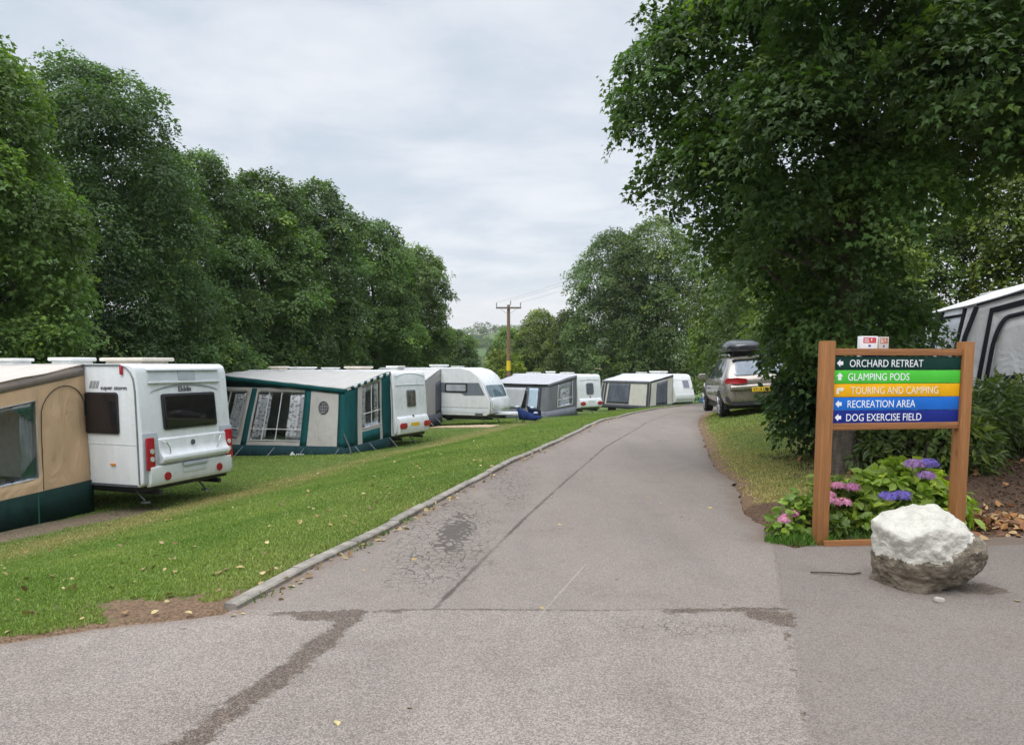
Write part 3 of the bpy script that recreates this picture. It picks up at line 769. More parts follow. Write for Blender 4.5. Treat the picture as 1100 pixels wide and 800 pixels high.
# tufts on the road side of the kerb
def acc_k(x, y, rng):
    e = x - kerb_x(y); return (y > 4.75) & (y < 9) & (e > .0) & (e < .10 + .05 * np.sin(y * 5)) & (fbm(x, y, 4, 31) + .12 * (y < 5.6) > .56)
def grass_box(name, n, x0, x1, y0, y1, acc, seed, h, hue=(1, 1, 1)):
    global hgt
    rng = np.random.default_rng(seed); x = rng.uniform(x0, x1, n); y = rng.uniform(y0, y1, n); ok = acc(x, y, rng); x, y = x[ok], y[ok]; n = len(x)
    z = np.maximum(hgt(x, y), np.where(on_tar(x, y) > -.02, zroad(y), -9)); H = rng.uniform(*h, n); W = .005 * rng.uniform(.8, 1.4, n); az = rng.random(n) * 6.28; la = rng.random(n) * 6.28; lean = rng.uniform(.1, 1, n)
    V = np.stack([np.stack([x - np.cos(az) * W, y - np.sin(az) * W, z], 1), np.stack([x + np.cos(az) * W, y + np.sin(az) * W, z], 1), np.stack([x + np.cos(la) * H * lean, y + np.sin(la) * H * lean, z + H], 1)], 1).reshape(-1, 3)
    c = np.array([.06, .125, .018]) * rng.uniform(.7, 1.5, (n, 1)) * np.array(hue)
    return tag(mesh_np(name, V, np.arange(3 * n).reshape(-1, 3), M_GRASS, tint=np.repeat(c, 3, 0)), kind='stuff')
grass_box('kerbside_grass', 9000, -2, 0, 4.75, 9, acc_k, 3, (.02, .06))
def acc_kb(x, y, rng):
    d = kerb_x(y) - x; return (d > .10) & (d < .19) & (rng.random(len(x)) < .25 + (fbm(x, y, 2.5, 33) > .5))
grass_box('kerb_edge_grass', 60000, -2.1, 4.5, 4.8, 27, acc_kb, 14, (.02, .06), (1.9, 1.5, 1.6))
# long grass round the caravan feet
def near_seg(segs, w):
    def f(x, y, rng):
        d = np.full_like(x, 9.)
        for a, bb in segs: d = np.minimum(d, seg_d(x, y, a, bb))
        return rng.random(len(x)) < np.exp(-(d / w) ** 2)
    return f
grass_box('long_grass', 60000, -13, 8, 12, 52, near_seg([((-6.6, 12.75), (-5.6, 15.0)), ((-6.5, 12.9), (-7.3, 13.2)), ((-5.0, 22.7), (-10.5, 25.2)), ((-4.9, 22.6), (-3.8, 24.9)), ((-3.9, 24.9), (-3.0, 27.0))], .22), 4, (.05, .2), (1.0, 1.0, 1))
# --- fallen leaves
def litter(name, n, pts_fn, seed, size, cols, lift=.012, curl=.5, shape='broad'):
    rng = np.random.default_rng(seed); x, y = pts_fn(rng, n); z = np.maximum(hgt(x, y), np.where(on_tar(x, y) > 0, zroad(y), -9)) + lift
    n = len(x)
    nor = np.array([0, 0, 1.]) + rng.normal(size=(n, 3)) * curl; al = rng.normal(size=(n, 3))
    V, F, k = leaves_np(rng, np.stack([x, y, z], 1), nor, al, size * rng.uniform(.6, 1.3, n), shape)
    c = np.array(cols)[rng.integers(0, len(cols), n)] * rng.uniform(.75, 1.2, (n, 1))
    return tag(mesh_np(name, V, F, M_LITTER, tint=np.repeat(c, k, 0)), kind='stuff')
M_LITTER = leafmat('dead_leaf', (1, 1, 1), trans=.05, rough=.8, spec=.2)
CL = [(.33, .24, .11), (.40, .31, .17), (.24, .15, .07), (.42, .34, .17), (.30, .22, .10), (.20, .13, .07)]
def f_lawn(rng, n):
    r = 4.2 * (26 / 4.2) ** rng.random(n); a = R(-42) + R(52) * rng.random(n); x, y = r * np.sin(a), r * np.cos(a); d = tar_left(y) - x
    ok = (d > .1) & (rng.random(n) < .25 + .75 * np.exp(-d / 1.2) + .4 * (fbm(x, y, .9, 41) > .55)) & (on_tar(x, y) < -.05); return x[ok], y[ok]
litter('fallen_leaves', 900, f_lawn, 5, .055, CL, lift=.022)
def f_kerb(rng, n):
    y = 4.6 * (30 / 4.6) ** rng.random(n); x = kerb_x(y) + np.abs(rng.normal(size=n)) * .10 - .02; return x, y
litter('kerb_leaves', 260, f_kerb, 6, .06, CL, lift=.006)
def f_bed(rng, n):
    x = np.concatenate([rng.normal(4.75, .35, n), rng.uniform(4.3, 9, n // 2)]); y = np.concatenate([rng.normal(7.4, .22, n), rng.uniform(7, 12, n // 2)])
    ok = (y > bed_front(x) - .08); return x[ok], y[ok]
litter('bed_leaves', 330, f_bed, 7, .10, [(.32, .15, .06), (.38, .20, .085), (.22, .10, .05), (.40, .27, .14), (.15, .08, .05)], lift=.012, curl=.6)
def f_bark(rng, n):
    x = rng.uniform(4.2, 10, n); y = rng.uniform(6.9, 13, n); ok = y > bed_front(x); return x[ok], y[ok]
litter('bark_mulch', 9000, f_bark, 8, .045, [(.06, .037, .025), (.09, .055, .035), (.13, .085, .055), (.045, .03, .02)], lift=.006, curl=.6, shape='oval')
def f_road(rng, n):
    y = rng.uniform(3.2, 9, n); x = rng.uniform(-1.5, 3.8, n); ok = on_tar(x, y) > .05; return x[ok], y[ok]
litter('road_leaves', 26, f_road, 9, .045, CL, lift=.004, curl=.3)
# ------------------------------------------------------------------ camp materials
W_WHITE = mat('caravan_white', (.66, .675, .69), .28, .05, 2.0, .02, 6, .01, spec=.5, streak=True, dirt=(.58, .59, .55), coat=.3)
W_OLD = mat('caravan_offwhite', (.62, .63, .63), .35, .06, 2.0, .02, 6, .01, streak=True, dirt=(.5, .52, .46))
W_GREY = mat('caravan_grey_trim', (.40, .43, .47), .35, .08)
W_LIGHT = mat('moulding_grey', (.58, .62, .65), .35, .06, dirt=(.45, .47, .45))
GLASS_D = mat('tinted_acrylic', (.012, .010, .012), .07, .3, 2, spec=.6)
GLASS_B = mat('tinted_front_window', (.10, .15, .18), .06, .3, 2, spec=.8)
GLASS_C = mat('window_with_blind', (.36, .38, .42), .12, .15, 2, spec=.6)
BLACK = mat('black_plastic', (.02, .02, .022), .5, .2)
DARKG = mat('dark_grey_plastic', (.08, .085, .095), .45, .2)
SEAL = mat('grey_seal', (.16, .17, .19), .5, .2)
RED = mat('red_lens', (.36, .012, .02), .15, .2, spec=.6)
RED2 = mat('red_reflector', (.32, .01, .02), .2, .2, 30)
AMBER = mat('amber_lens', (.7, .22, .02), .2, .2)
LENSW = mat('clear_lens', (.55, .53, .50), .3, .2)
CHROME = mat('chrome', (.7, .7, .72), .15, .1, metal=1)
ALU = mat('aluminium', (.45, .45, .46), .4, .2, metal=.9)
STEEL = mat('galvanised_steel', (.30, .31, .32), .5, .3, metal=.6)
TYRE = mat('tyre', (.022, .022, .022), .85, .3, 10, .2, 60)
PLATE_Y = mat('yellow_plate', (.72, .46, .03), .4, .08)
PLATE_W = mat('white_plate', (.75, .75, .72), .4, .08)
ROOFW = mat('roof_vent_white', (.70, .69, .66), .4, .1, dirt=(.45, .44, .38))
ROOFT = mat('rooflight_cream', (.62, .56, .47), .4, .12, dirt=(.4, .36, .28))
DECAL_G = mat('decal_grey', (.28, .29, .31), .4, .1)
DECAL_D = mat('decal_dark', (.05, .05, .06), .4, .1)

def wheel_parts(root, y, z, x0, r=.32, w=.19, side=-1):
    wh = MB(); wh.tube([(x0, y, z), (x0 + .02, y, z), (x0 + w - .02, y, z), (x0 + w, y, z)], [r - .03, r, r, r - .03], 26)
    o = wh.build('wheel', TYRE, root)
    rm = MB(); rm.tube([(x0 - .012, y, z), (x0 + .05, y, z)], [r * .6, r * .66], 20); rm.build('rim', ALU, o)
    return o

def caravan(label, x, y, z, ang, W, L, zf, zt, prof, rear='', white=None, side='', group='caravans pitched along the lawn', vents=(), twin=True, L_draw=True):
    """Frame: +X across the visible end (near -> far side), +Y along the body away from the visible end."""
    white = white or W_WHITE
    root = empty('caravan', (x, y, z), R(ang), label, 'caravan', group)
    # body: side profile extruded across the width
    P = list(prof) + [(L - .25, zt), (L - .06, zt - .14), (L, zt - .5), (L, zf + .25), (L - .12, zf)]
    MB().prism(P, lambda p, t: (t, p[0], p[1]), 0, W).build('body', white, root, bevel=.045, angle=40, segs=3)
    zs = [p[1] for p in prof]; ys = [p[0] for p in prof]
    def ey(b): return float(np.interp(b, zs, ys))
    def E(a, b, o): return (a, ey(b) - o, b)
    def S(a, b, o): return (-o, a, b)
    fl = MB(); fl.box(.08, W - .08, .1, L - .15, zf - .1, zf - .004); fl.box(.35, .41, -.0, L, zf - .19, zf - .104); fl.box(W - .41, W - .35, 0, L, zf - .19, zf - .104)
    fl.build('chassis', BLACK, root)
    for xx, side_ in ((.03, -1), (W - .22, 1)): wheel_parts(root, L * .52, .31, xx)
    for xx in (.35, W - .4):
        for yy in (.35, L - .6):
            MB().tube([(xx, yy + .25, zf - .11), (xx, yy, .03)], .018, 6).add([(xx - .06, yy - .06, 0), (xx + .06, yy - .06, 0), (xx + .06, yy + .06, 0), (xx - .06, yy + .06, 0), (xx - .05, yy - .05, .03), (xx + .05, yy - .05, .03), (xx + .05, yy + .05, .03), (xx - .05, yy + .05, .03)], [(0, 1, 2, 3), (4, 7, 6, 5), (0, 4, 5, 1), (1, 5, 6, 2), (2, 6, 7, 3), (3, 7, 4, 0)]).build('corner_steady', STEEL, root)
    for (vx, vy, sx, sy, h, mm) in vents:
        v = MB(); zz = zt - .012
        v.box(vx - sx * .42, vx + sx * .42, vy - sy * .42, vy + sy * .42, zz, zz + h * .5)
        v.box(vx - sx / 2, vx + sx / 2, vy - sy / 2, vy + sy / 2, zz + h * .5, zz + h)
        v.build('roof_vent', mm, root, bevel=min(h * .24, .03), segs=3)
    return root, E, S, ey

def quadP(c):
    c = [np.array(p, float) for p in c]
    def P(u, v): return (1 - u) * (1 - v) * c[0] + u * (1 - v) * c[1] + u * v * c[2] + (1 - u) * v * c[3]
    n = np.cross(c[1] - c[0], c[3] - c[0]); n /= np.linalg.norm(n)
    return P, n
def cloth(name, c, m, parent, rect=(0, 1, 0, 1), off=0.0, holes=(), res=.18, wr=.012, seed=0, solid=.006, sag=0.0, stripe=None):
    """sheet on the quad c (BL, BR, TR, TL), with rectangular holes, lightly rumpled"""
    P, n = quadP(c); u0, u1, v0, v1 = rect; seed = (abs(float(np.sum(np.array(c, float)))) * 7.3) % 6.28
    lu = np.linalg.norm(np.array(c[1], float) - np.array(c[0], float)) * (u1 - u0); lv = np.linalg.norm(np.array(c[3], float) - np.array(c[0], float)) * (v1 - v0)
    def ax(a, b, ln, hs):
        k = max(1, int(ln / res)); t = set(np.round(np.linspace(a, b, k + 1), 5))
        for h in hs: t |= {round(h, 5)} if a < h < b else set()
        return sorted(t)
    us = ax(u0, u1, lu, [h for q in holes for h in q[:2]]); vs = ax(v0, v1, lv, [h for q in holes for h in q[2:]])
    mb = MB(); V = []
    for v in vs:
        for u in us:
            p = P(u, v)
            w = (math.sin(p[0] * 3.1 + p[1] * 2.3 + seed) * math.sin(p[2] * 2.2 + u * 5 + seed * 1.7) + .5 * math.sin(p[0] * 7 + p[1] * 6 - p[2] * 5 + seed) + .45 * math.sin((u * 1.3 + v * .8) * lu * 5 + seed * 3) * v) * wr
            s = -sag * math.sin(math.pi * u) * math.sin(math.pi * v)
            V.append(tuple(p + n * (off + w) + np.array([0, 0, s])))
    F = []; k = len(us)
    for j in range(len(vs) - 1):
        for i in range(k - 1):
            um = (us[i] + us[i + 1]) / 2; vm = (vs[j] + vs[j + 1]) / 2
            if any(h[0] < um < h[1] and h[2] < vm < h[3] for h in holes): continue
            F.append((j * k + i, j * k + i + 1, (j + 1) * k + i + 1, (j + 1) * k + i))
    mb.add(V, F)
    o = mb.build(name, m, parent, solid=solid, angle=180)
    if stripe:
        o.data.materials.append(stripe)
        for p in o.data.polygons:
            cc = np.array(p.center); e1 = np.array(c[1], float) - np.array(c[0], float); t = float(np.dot(cc - np.array(c[0], float), e1) / np.dot(e1, e1)); p.material_index = int(t * 18) % 2
    return o
def curtain(name, c, m, parent, rect, off=-.06, amp=.02, waves=6, tie=None):
    P, n = quadP(c); u0, u1, v0, v1 = rect; nu, nv = waves * 6, 8; V = []; F = []
    for j in range(nv + 1):
        v = v0 + (v1 - v0) * j / nv
        for i in range(nu + 1):
            a = i / nu; u = u0 + (u1 - u0) * a
            if tie: u = tie[0] + (u - tie[0]) * (tie[1] + (1 - tie[1]) * (j / nv))
            V.append(tuple(P(u, v) + n * (off + amp * math.sin(a * waves * 2 * math.pi + .4 * math.sin(j)))))
    for j in range(nv):
        for i in range(nu): a = j * (nu + 1) + i; F.append((a, a + 1, a + nu + 2, a + nu + 1))
    return MB().add(V, F).build(name, m, parent, solid=.003, angle=180)
def bars(name, c, segs, r, m, parent, off=.01):
    P, n = quadP(c); mb = MB()
    for (u0, v0, u1, v1) in segs: mb.tube([tuple(P(u0, v0) + n * off), tuple(P(u1, v1) + n * off)], r, 6)
    return mb.build(name, m, parent)
def uvplate(name, c, pts, off, th, m, parent):
    P, n = quadP(c)
    return MB().prism(pts, lambda p, t: tuple(P(p[0], p[1]) + n * t), off, off + th).build(name, m, parent)

def awning(label, cat, frame, y0, y1, dep, zr, zf, lean, m_roof, m_wall, m_skirt, group='caravan awnings', zb=(0, 0, 0, 0), front_holes=(), end_holes=(), overhang=.10, sag=.03, skirt_h=.35, end_skirt=None, raise_far=0.0, gable=None, inset=.45):
    """zb: ground offsets of (front near, front far, rail near, rail far) corners. front wall quad seen from -X, end wall quad seen from -Y"""
    (x, y, z, ang) = frame
    root = empty('awning', (x, y, z), R(ang), label, cat, group)
    fn = (-dep, y0, zb[0]); ff = (-dep, y1, zb[1]); rn = (-.02, y0, zb[2]); rf = (-.02, y1, zb[3])
    tfn = (-dep + lean, y0 + lean * inset, zf); tff = (-dep + lean, y1 - lean * inset, zf); trn = (-.015, y0 + .02, zr); trf = (-.015, y1 - .02, zr)
    front = [ff, fn, tfn, tff]        # seen from -X the far end is on the left
    end = [fn, rn, trn, tfn]          # seen from -Y, left = front
    far = [rf, ff, tff, trf]
    s = sum(map(ord, label)) % 17
    cloth('front_wall', front, m_wall, root, holes=front_holes, seed=s)
    cloth('end_wall', end, m_wall, root, holes=end_holes, seed=s + 2)
    cloth('end_wall', far, m_wall, root, seed=s + 3)
    o = overhang
    if gable: MB().add([tff, tfn, (tff[0], tff[1], tff[2] + raise_far)], [(0, 1, 2)]).build('gable_panel', gable, root, solid=.006)
    roof = [(tff[0] - o, tff[1] + .03, tff[2] - .01 + raise_far), (tfn[0] - o, tfn[1] - .03, tfn[2] - .01), (trn[0], trn[1] - .02, trn[2] + .012), (trf[0], trf[1] + .02, trf[2] + .012)]
    cloth('roof', roof, m_roof, root, sag=sag, seed=s + 5, wr=.01, solid=.008)
    sh = skirt_h / zf
    if m_skirt:
        cloth('skirt', front, m_skirt, root, rect=(-.004, 1.004, -.02, sh), off=.012, seed=s)
        cloth('skirt', end, m_skirt, root, rect=(-.006, 1.006, -.02, sh), off=.012, seed=s + 2)
    # inside poles
    mb = MB()
    for a, b2 in ((fn, tfn), (ff, tff), (tfn, tff), (tfn, trn), (tff, trf)):
        a = Vector(a) + Vector((.07, 0, -.05 if a[2] > 1 else 0)); b2 = Vector(b2) + Vector((.07, 0, -.06)); mb.tube([a, b2], .014, 6)
    mb.build('pole_frame', STEEL, root)
    return root, front, end, roof

def pegs(parent, c, us, m=STEEL, out=.35):
    P, n = quadP(c)
    for u in us:
        a = P(u, .02) + n * .02; e = a + n * out; MB().tube([tuple(P(u, .14) + n * .03), (e[0], e[1], a[2] - .02)], .005, 5).build('guy_line', m, parent)

def frame_of(x, y, dz, ang): return (x, y, gz(x, y) + dz, ang)
def uv_text(name, body, size, c, u, v, m, parent, off=.012, **kw):
    P, n = quadP(c); c = [np.array(p, float) for p in c]; du = c[1] - c[0]; du /= np.linalg.norm(du); dv = np.cross(n, du); o = P(u, v)
    return text_mesh(name, body, size, lambda a, b, t: tuple(o + du * a + dv * b + n * (off + t)), m, parent, **kw)

# ================================================================== A: nearest caravan, tan awning
FA = (-6.46, 12.95, -.90, 70.6)
profA = [(.12, .34), (.02, .40), (0, .60), (0, 1.1), (.03, 1.5), (.09, 2.35), (.13, 2.47), (.22, 2.52)]
rA, E, S, ey = caravan('large white caravan nearest the camera, seen from behind with dark windows', *FA[:3], FA[3], 2.27, 7.0, .36, 2.52, profA,
   vents=[(1.05, 1.12, .8, 1.05, .13, ROOFT), (1.0, 2.72, .6, .62, .14, ROOFW), (1.0, 4.3, .5, .5, .13, ROOFW)])
# rear: recessed head panel
plate('head_panel', rrect(.24, 2.03, 2.20, 2.42, .02), E, .004, .012, W_LIGHT, rA, bevel=.004)
plate('head_panel_ledge', rrect(.24, 2.03, 2.40, 2.44, .01), E, .004, .055, W_WHITE, rA, bevel=.012)
plate('head_panel_ledge', rrect(.24, 2.03, 2.17, 2.205, .01), E, .004, .035, W_WHITE, rA, bevel=.01)
plate('high_light_housing', rrect(.96, 1.38, 2.19, 2.43, .03), E, .012, .02, W_GREY, rA, bevel=.006)
sw = [(.28 + 1.7 * t, 2.02 + .14 * math.sin(math.pi * t) ** .8) for t in np.linspace(0, 1, 17)]
plate('swoosh', sw + [(a, b2 - .012 - .035 * math.sin(math.pi * i / 16)) for i, (a, b2) in reversed(list(enumerate(sw)))], E, .004, .004, DECAL_G, rA)
text_mesh('lettering', 'Elddis', .135, lambda a, b, t: E(.94 + a, 2.015 + b, .006 + t), DECAL_D, rA, bold=.002, xs=1.05)
w = plate('rear_window', rrect(.50, 1.86, 1.33, 1.98, .05), E, .004, .028, BLACK, rA, bevel=.01)
plate('pane', rrect(.54, 1.82, 1.37, 1.94, .04), E, .033, .012, GLASS_D, w, bevel=.006)
# lower moulding: shelf and bumper
sh_ = [(0.02, 1.20), (-.03, 1.17), (-.035, 1.02), (-.06, .93), (-.125, .86), (-.135, .80), (-.10, .745), (.02, .72)]
MB().prism(sh_, lambda p, t: (t, p[0], p[1]), .34, 2.06).build('rear_moulding', W_WHITE, rA, bevel=.02, segs=3)
bp = [(.03, .715), (-.065, .70), (-.07, .44), (-.03, .35), (.06, .33)]
MB().prism(bp, lambda p, t: (t, p[0], p[1]), .10, 2.17).build('bumper', W_WHITE, rA, bevel=.025, segs=3)
plate('plate_recess', rrect(.85, 1.45, .52, .66, .03), lambda a, b, o: (a, -.072 - o, b), 0, .012, W_LIGHT, rA, bevel=.004)
plate('plate_light_bar', rrect(.83, 1.47, .64, .70, .02), lambda a, b, o: (a, -.078 - o, b), 0, .04, W_GREY, rA, bevel=.01)
plate('badge', disc(1.14, 1.06, .05), lambda a, b, o: (a, -.05 - o, b), 0, .012, DARKG, rA)
for x0, sg in ((.0, 1), (2.27, -1)):
    xx = lambda a: x0 + sg * a
    plate('lamp_surround', [(xx(.004), 1.30), (xx(.33), 1.30), (xx(.36), 1.0), (xx(.30), .62), (xx(.16), .44), (xx(.004), .42)], E, .003, .018, W_GREY, rA, bevel=.006)
    tl = plate('tail_light', rrect(min(xx(.05), xx(.22)), max(xx(.05), xx(.22)), .64, 1.22, .02), E, .021, .035, RED, rA, bevel=.008)
    for zz in (.84, .98): plate('lens', disc(xx(.15), zz, .045, rb=.045), E, .056, .012, LENSW, tl)
    plate('reflector', disc(xx(.47), .50, .075, 24), lambda a, b, o: (a, -.068 - o, b), 0, .02, RED2, rA)
    hp = [E(xx(.40), 1.14, .05), E(xx(.44), 1.12, .10), E(xx(.50), 1.02, .115), E(xx(.53), .92, .10), E(xx(.53), .90, .06)]
    MB().tube(hp, .012, 8).build('grab_handle', CHROME, rA)
# trim line that sweeps round the corner on the near side, and side fittings
tr = [(1.2, 2.50), (.42, 2.50), (.30, 2.46), (.20, 2.37), (.14, 2.25), (.115, 2.05), (.105, 1.3), (.10, .40)]
MB().tube([S(a, b, .006) for a, b in tr], .016, 6).build('awning_rail', SEAL, rA)
MB().tube([(2.276, a, b) for a, b in tr], .016, 6).build('awning_rail', SEAL, rA)
MB().tube([S(6.9, 2.50, .006), S(1.2, 2.50, .006)], .016, 6).build('awning_rail', SEAL, rA)
w = plate('side_window', rrect(.50, 1.75, 1.28, 2.02, .05), S, .003, .025, BLACK, rA, bevel=.008)
plate('pane', rrect(.53, 1.72, 1.31, 1.99, .04), S, .030, .012, GLASS_D, w, bevel=.006)
for k in range(3):
    a = 1.17 - k * .075; plate('stripe_decal', [(a, 2.09), (a - .055, 2.09), (a - .10, 2.22), (a - .045, 2.22)], S, .003, .003, DECAL_G, rA)
text_mesh('lettering', 'super storm', .10, lambda a, b, t: S(.90 - a, 2.07 + b, .004 + t), DECAL_D, rA, xs=1.22, bold=.001)
plate('side_marker', rrect(.63, .74, .72, .755, .008), S, .003, .02, AMBER, rA, bevel=.004)
plate('marker_lamp', rrect(.36, .42, 2.33, 2.49, .02), S, .003, .03, RED, rA, bevel=.008)
plate('skirt_rail', rrect(.15, 6.8, .345, .39, .006), S, .003, .012, DARKG, rA, bevel=.003)
plate('panel_seam', rrect(.13, 6.8, 1.095, 1.103, .002), S, .002, .004, W_LIGHT, rA)
# awning
F_TAN = fabric('tan_canvas', (.68, .475, .295), .08, .5); F_CREAM = fabric('cream_roof', (.62, .56, .51), .06, .3); F_FOR = fabric('forest_green_skirt', (.009, .034, .028), .15, .5)
F_GRB = fabric('green_curtain', (.03, .13, .085), .15, .5); F_LACE = fabric('lace_curtain', (.40, .42, .44), .35, .4); F_BRB = fabric('grey_brown_band', (.30, .245, .215), .1, .4)
CLEAR = clear_sheet('clear_window_sheet')
INNER = fabric('awning_inside', (.20, .15, .10), .2, .2)
rAw, fr, en, rf = awning('tan canvas awning with green skirt joined to the nearest caravan', 'awning', FA, 1.24, 6.4, 2.75, 2.50, 2.02, .22, F_CREAM, F_TAN, None,
    zb=(-.18, -.25, -.10, -.2), end_holes=[(.24, .63, .30, .83)], front_holes=[(.1, .45, .4, .85), (.55, .9, .4, .85)], sag=.04)
cloth('skirt', en, F_FOR, rAw, rect=(-.005, 1.02, -.03, .205), off=.015, seed=3)
cloth('skirt', fr, F_FOR, rAw, rect=(-.005, 1.01, -.03, .2), off=.015, seed=4)
cloth('roof_band', en, F_BRB, rAw, rect=(0.0, 1, .93, .995), off=.010, seed=2)
w = cloth('window', en, CLEAR, rAw, rect=(.24, .63, .30, .83), off=.0, res=.1, wr=.004, solid=.002)
bars('window_hem', en, [(.24, .30, .63, .30), (.63, .30, .63, .83), (.24, .83, .63, .83), (.24, .30, .24, .83)], .008, F_LACE, w, .012)
for tri in ([(.46, .822), (.622, .822), (.622, .68)], [(.50, .308), (.622, .308), (.622, .45)]):
    P, nn = quadP(en); MB().prism(tri, lambda p, t: tuple(P(p[0], p[1]) + nn * t), -.022, -.016).build('tie_back_curtain', F_GRB, w)
curtain('curtain', en, F_LACE, w, (.53, .624, .32, .81), -.05, .012, 4)
P, nn = quadP(en)
arch = [(.660, .21), (.660, .60)] + [(.825 - .165 * math.cos(t), .70 + .19 * math.sin(t)) for t in np.linspace(.25, math.pi - .25, 12)] + [(.985, .66)]
MB().tube([tuple(P(u, v) + nn * .015) for u, v in arch], .008, 6).build('door_zip', BLACK, rAw)
MB().tube([tuple(P(.62, v) + nn * .02) for v in (-.02, .205)], .012, 6).build('seam_tape', F_GRB, rAw)
for k, a in enumerate([(.1, .45, .4, .85), (.55, .9, .4, .85)]): cloth('window', fr, CLEAR, rAw, rect=a, res=.3, wr=.004, solid=.002)
MB().tube([(-2.76, 1.0, 2.0), (-2.95, .75, .5), (-3.02, .6, -.1)], .02, 6).build('storm_strap', BLACK, rAw)

# ================================================================== B: green awning caravan
FB = (-3.9, 24.9, gz(-3.9, 24.9), 66)
profB = [(.10, .36), (.0, .46), (-.04, .75), (0.02, 1.0), (.05, 1.6), (.10, 2.40), (.16, 2.52), (.28, 2.58)]
rB, E, S, ey = caravan('white caravan with one small rear window behind the green awning', *FB[:3], FB[3], 2.12, 6.6, .38, 2.58, profB,
   vents=[(.9, .55, .5, .5, .16, ROOFW), (.9, 2.1, .75, .75, .14, ROOFT), (1.0, 3.4, .5, .5, .10, ROOFW), (.9, 4.6, .6, .9, .12, ROOFW), (.9, 5.7, .6, .5, .14, ROOFT)], white=W_WHITE)
for k, zz in enumerate((2.42, 2.12)):
    arc = [(.12 + 1.88 * t, zz - .04 + .09 * math.sin(math.pi * t) * (1 - k)) for t in np.linspace(0, 1, 13)]
    MB().tube([E(a, b, .01) for a, b in arc], .012, 6).build('moulding_line', W_LIGHT, rB)
w = plate('rear_window', rrect(.78, 1.36, 1.32, 1.90, .06), E, .004, .02, SEAL, rB, bevel=.006); plate('pane', rrect(.82, 1.32, 1.36, 1.86, .05), E, .025, .012, mat('smoked_pane', (.10, .09, .08), .1, .3), w, bevel=.005)
MB().prism([(.02, 1.02), (-.05, .98), (-.11, .86), (-.13, .62), (-.09, .42), (.06, .38)], lambda p, t: (t, p[0], p[1]), .1, 2.02).build('bumper', W_WHITE, rB, bevel=.03, segs=3)
for xc in (.30, 1.86): plate('tail_light', rrect(xc - .22, xc + .22, .60, .80, .08), lambda a, b, o: (a, -.115 - o, b), .0, .035, RED, rB, bevel=.012)
plate('number_plate', rrect(.78, 1.34, .66, .78, .01), lambda a, b, o: (a, -.118 - o, b), 0, .012, PLATE_Y, rB)
plate('badge', disc(1.06, 1.0, .05), E, .05, .02, DARKG, rB)
MB().tube([S(a, b, .006) for a, b in [(.1, .45), (.13, 1.9), (.2, 2.3), (.4, 2.54), (6.2, 2.55)]], .015, 6).build('awning_rail', SEAL, rB)
F_TEAL = fabric('teal_canvas', (.006, .080, .083), .12, .4); F_GREY = fabric('stone_canvas', (.46, .44, .41), .06, .3); F_ROOF = fabric('pale_roof', (.50, .485, .465), .05, .25); F_TEALD = fabric('teal_skirt', (.012, .045, .052), .2, .4)
F_WHT = fabric('white_canvas', (.72, .72, .72), .05, .2)
def print_curtain():
    m, nt, b = nt_new('printed_curtain'); n = N(nt); v = n.obj()
    f = n.voro(n.scale(v, (5, 5, 9)), 1.3, 'F1'); f2 = n.noise(n.scale(v, (6, 6, 3)), 2.0, 4)
    n.put(b.inputs['Base Color'], n.mix(n.ramp(n.math('ADD', f, n.math('MULTIPLY', n.math('SUBTRACT', f2, .5), .8)), .42, .28), (.85, .83, .82), (.33, .29, .33)))
    b.inputs['Roughness'].default_value = .9; return m
F_PRINT = print_curtain()
rBw, fr, en, rf = awning('teal green and stone awning with patterned curtains and round emblem', 'awning', FB, .18, 6.3, 2.62, 2.54, 2.02, .62, F_ROOF, F_GREY, None,
    zb=(-.10, -.30, -.02, -.1), front_holes=[(.02, .27, .24, .93), (.36, .715, .24, .93)], end_holes=[(.36, .76, .36, .92)], sag=.05, overhang=.06, raise_far=.42, gable=F_TEALD, inset=.58)
cloth('skirt', fr, F_TEALD, rBw, rect=(-.003, 1.003, -.03, .17), off=.014, seed=1); cloth('skirt', en, F_TEALD, rBw, rect=(-.005, 1.01, -.03, .15), off=.014, seed=2)
for a, b2 in ((.305, .345), (.715, .76), (.955, 1.004)): cloth('teal_band', fr, F_TEAL, rBw, rect=(a, b2, .165, .985), off=.013, seed=int(a * 9))
cloth('valance', [(rf[0][0], rf[0][1], rf[0][2] - .16), (rf[1][0], rf[1][1], rf[1][2] - .16), rf[1], rf[0]], F_TEAL, rBw, off=.012)
cloth('teal_band', en, F_TEAL, rBw, rect=(-.005, .26, .15, .97), off=.013, seed=6)
cloth('teal_band', en, F_TEAL, rBw, rect=(.80, 1.0, .15, .97), off=.013, seed=7); cloth('teal_band', en, F_TEAL, rBw, rect=(.36, .74, .155, .31), off=.013, seed=8)
cloth('striped_valance', en, F_TEAL, rBw, rect=(0, 1, .955, 1.0), off=.035, res=.047, stripe=F_WHT)
for (a, b2) in ((.02, .27), (.36, .715)):
    w = cloth('window', fr, CLEAR, rBw, rect=(a, b2, .24, .93), res=.2, wr=.004, solid=.002)
    mid_ = [(a + (b2 - a) * t, .24, a + (b2 - a) * t, .93) for t in ((.5,) if b2 < .3 else (.25, .52))]
    bars('window_bar', fr, mid_ + [(a, .40, b2, .40), (a, .24, b2, .24)], .014, F_WHT, w, .012)
for rc in ((.17, .29, .25, .92), (.36, .46, .25, .92), (.60, .73, .25, .92), (.01, .06, .25, .92)): curtain('curtain', fr, F_PRINT, rBw, rc, -.07, .022, 5)
w = cloth('window', en, CLEAR, rBw, rect=(.36, .76, .36, .92), res=.2, wr=.004, solid=.002)
bars('window_bar', en, [(.36, .55, .76, .55), (.36, .36, .76, .36), (.56, .36, .56, .92)], .012, F_WHT, w, .012)
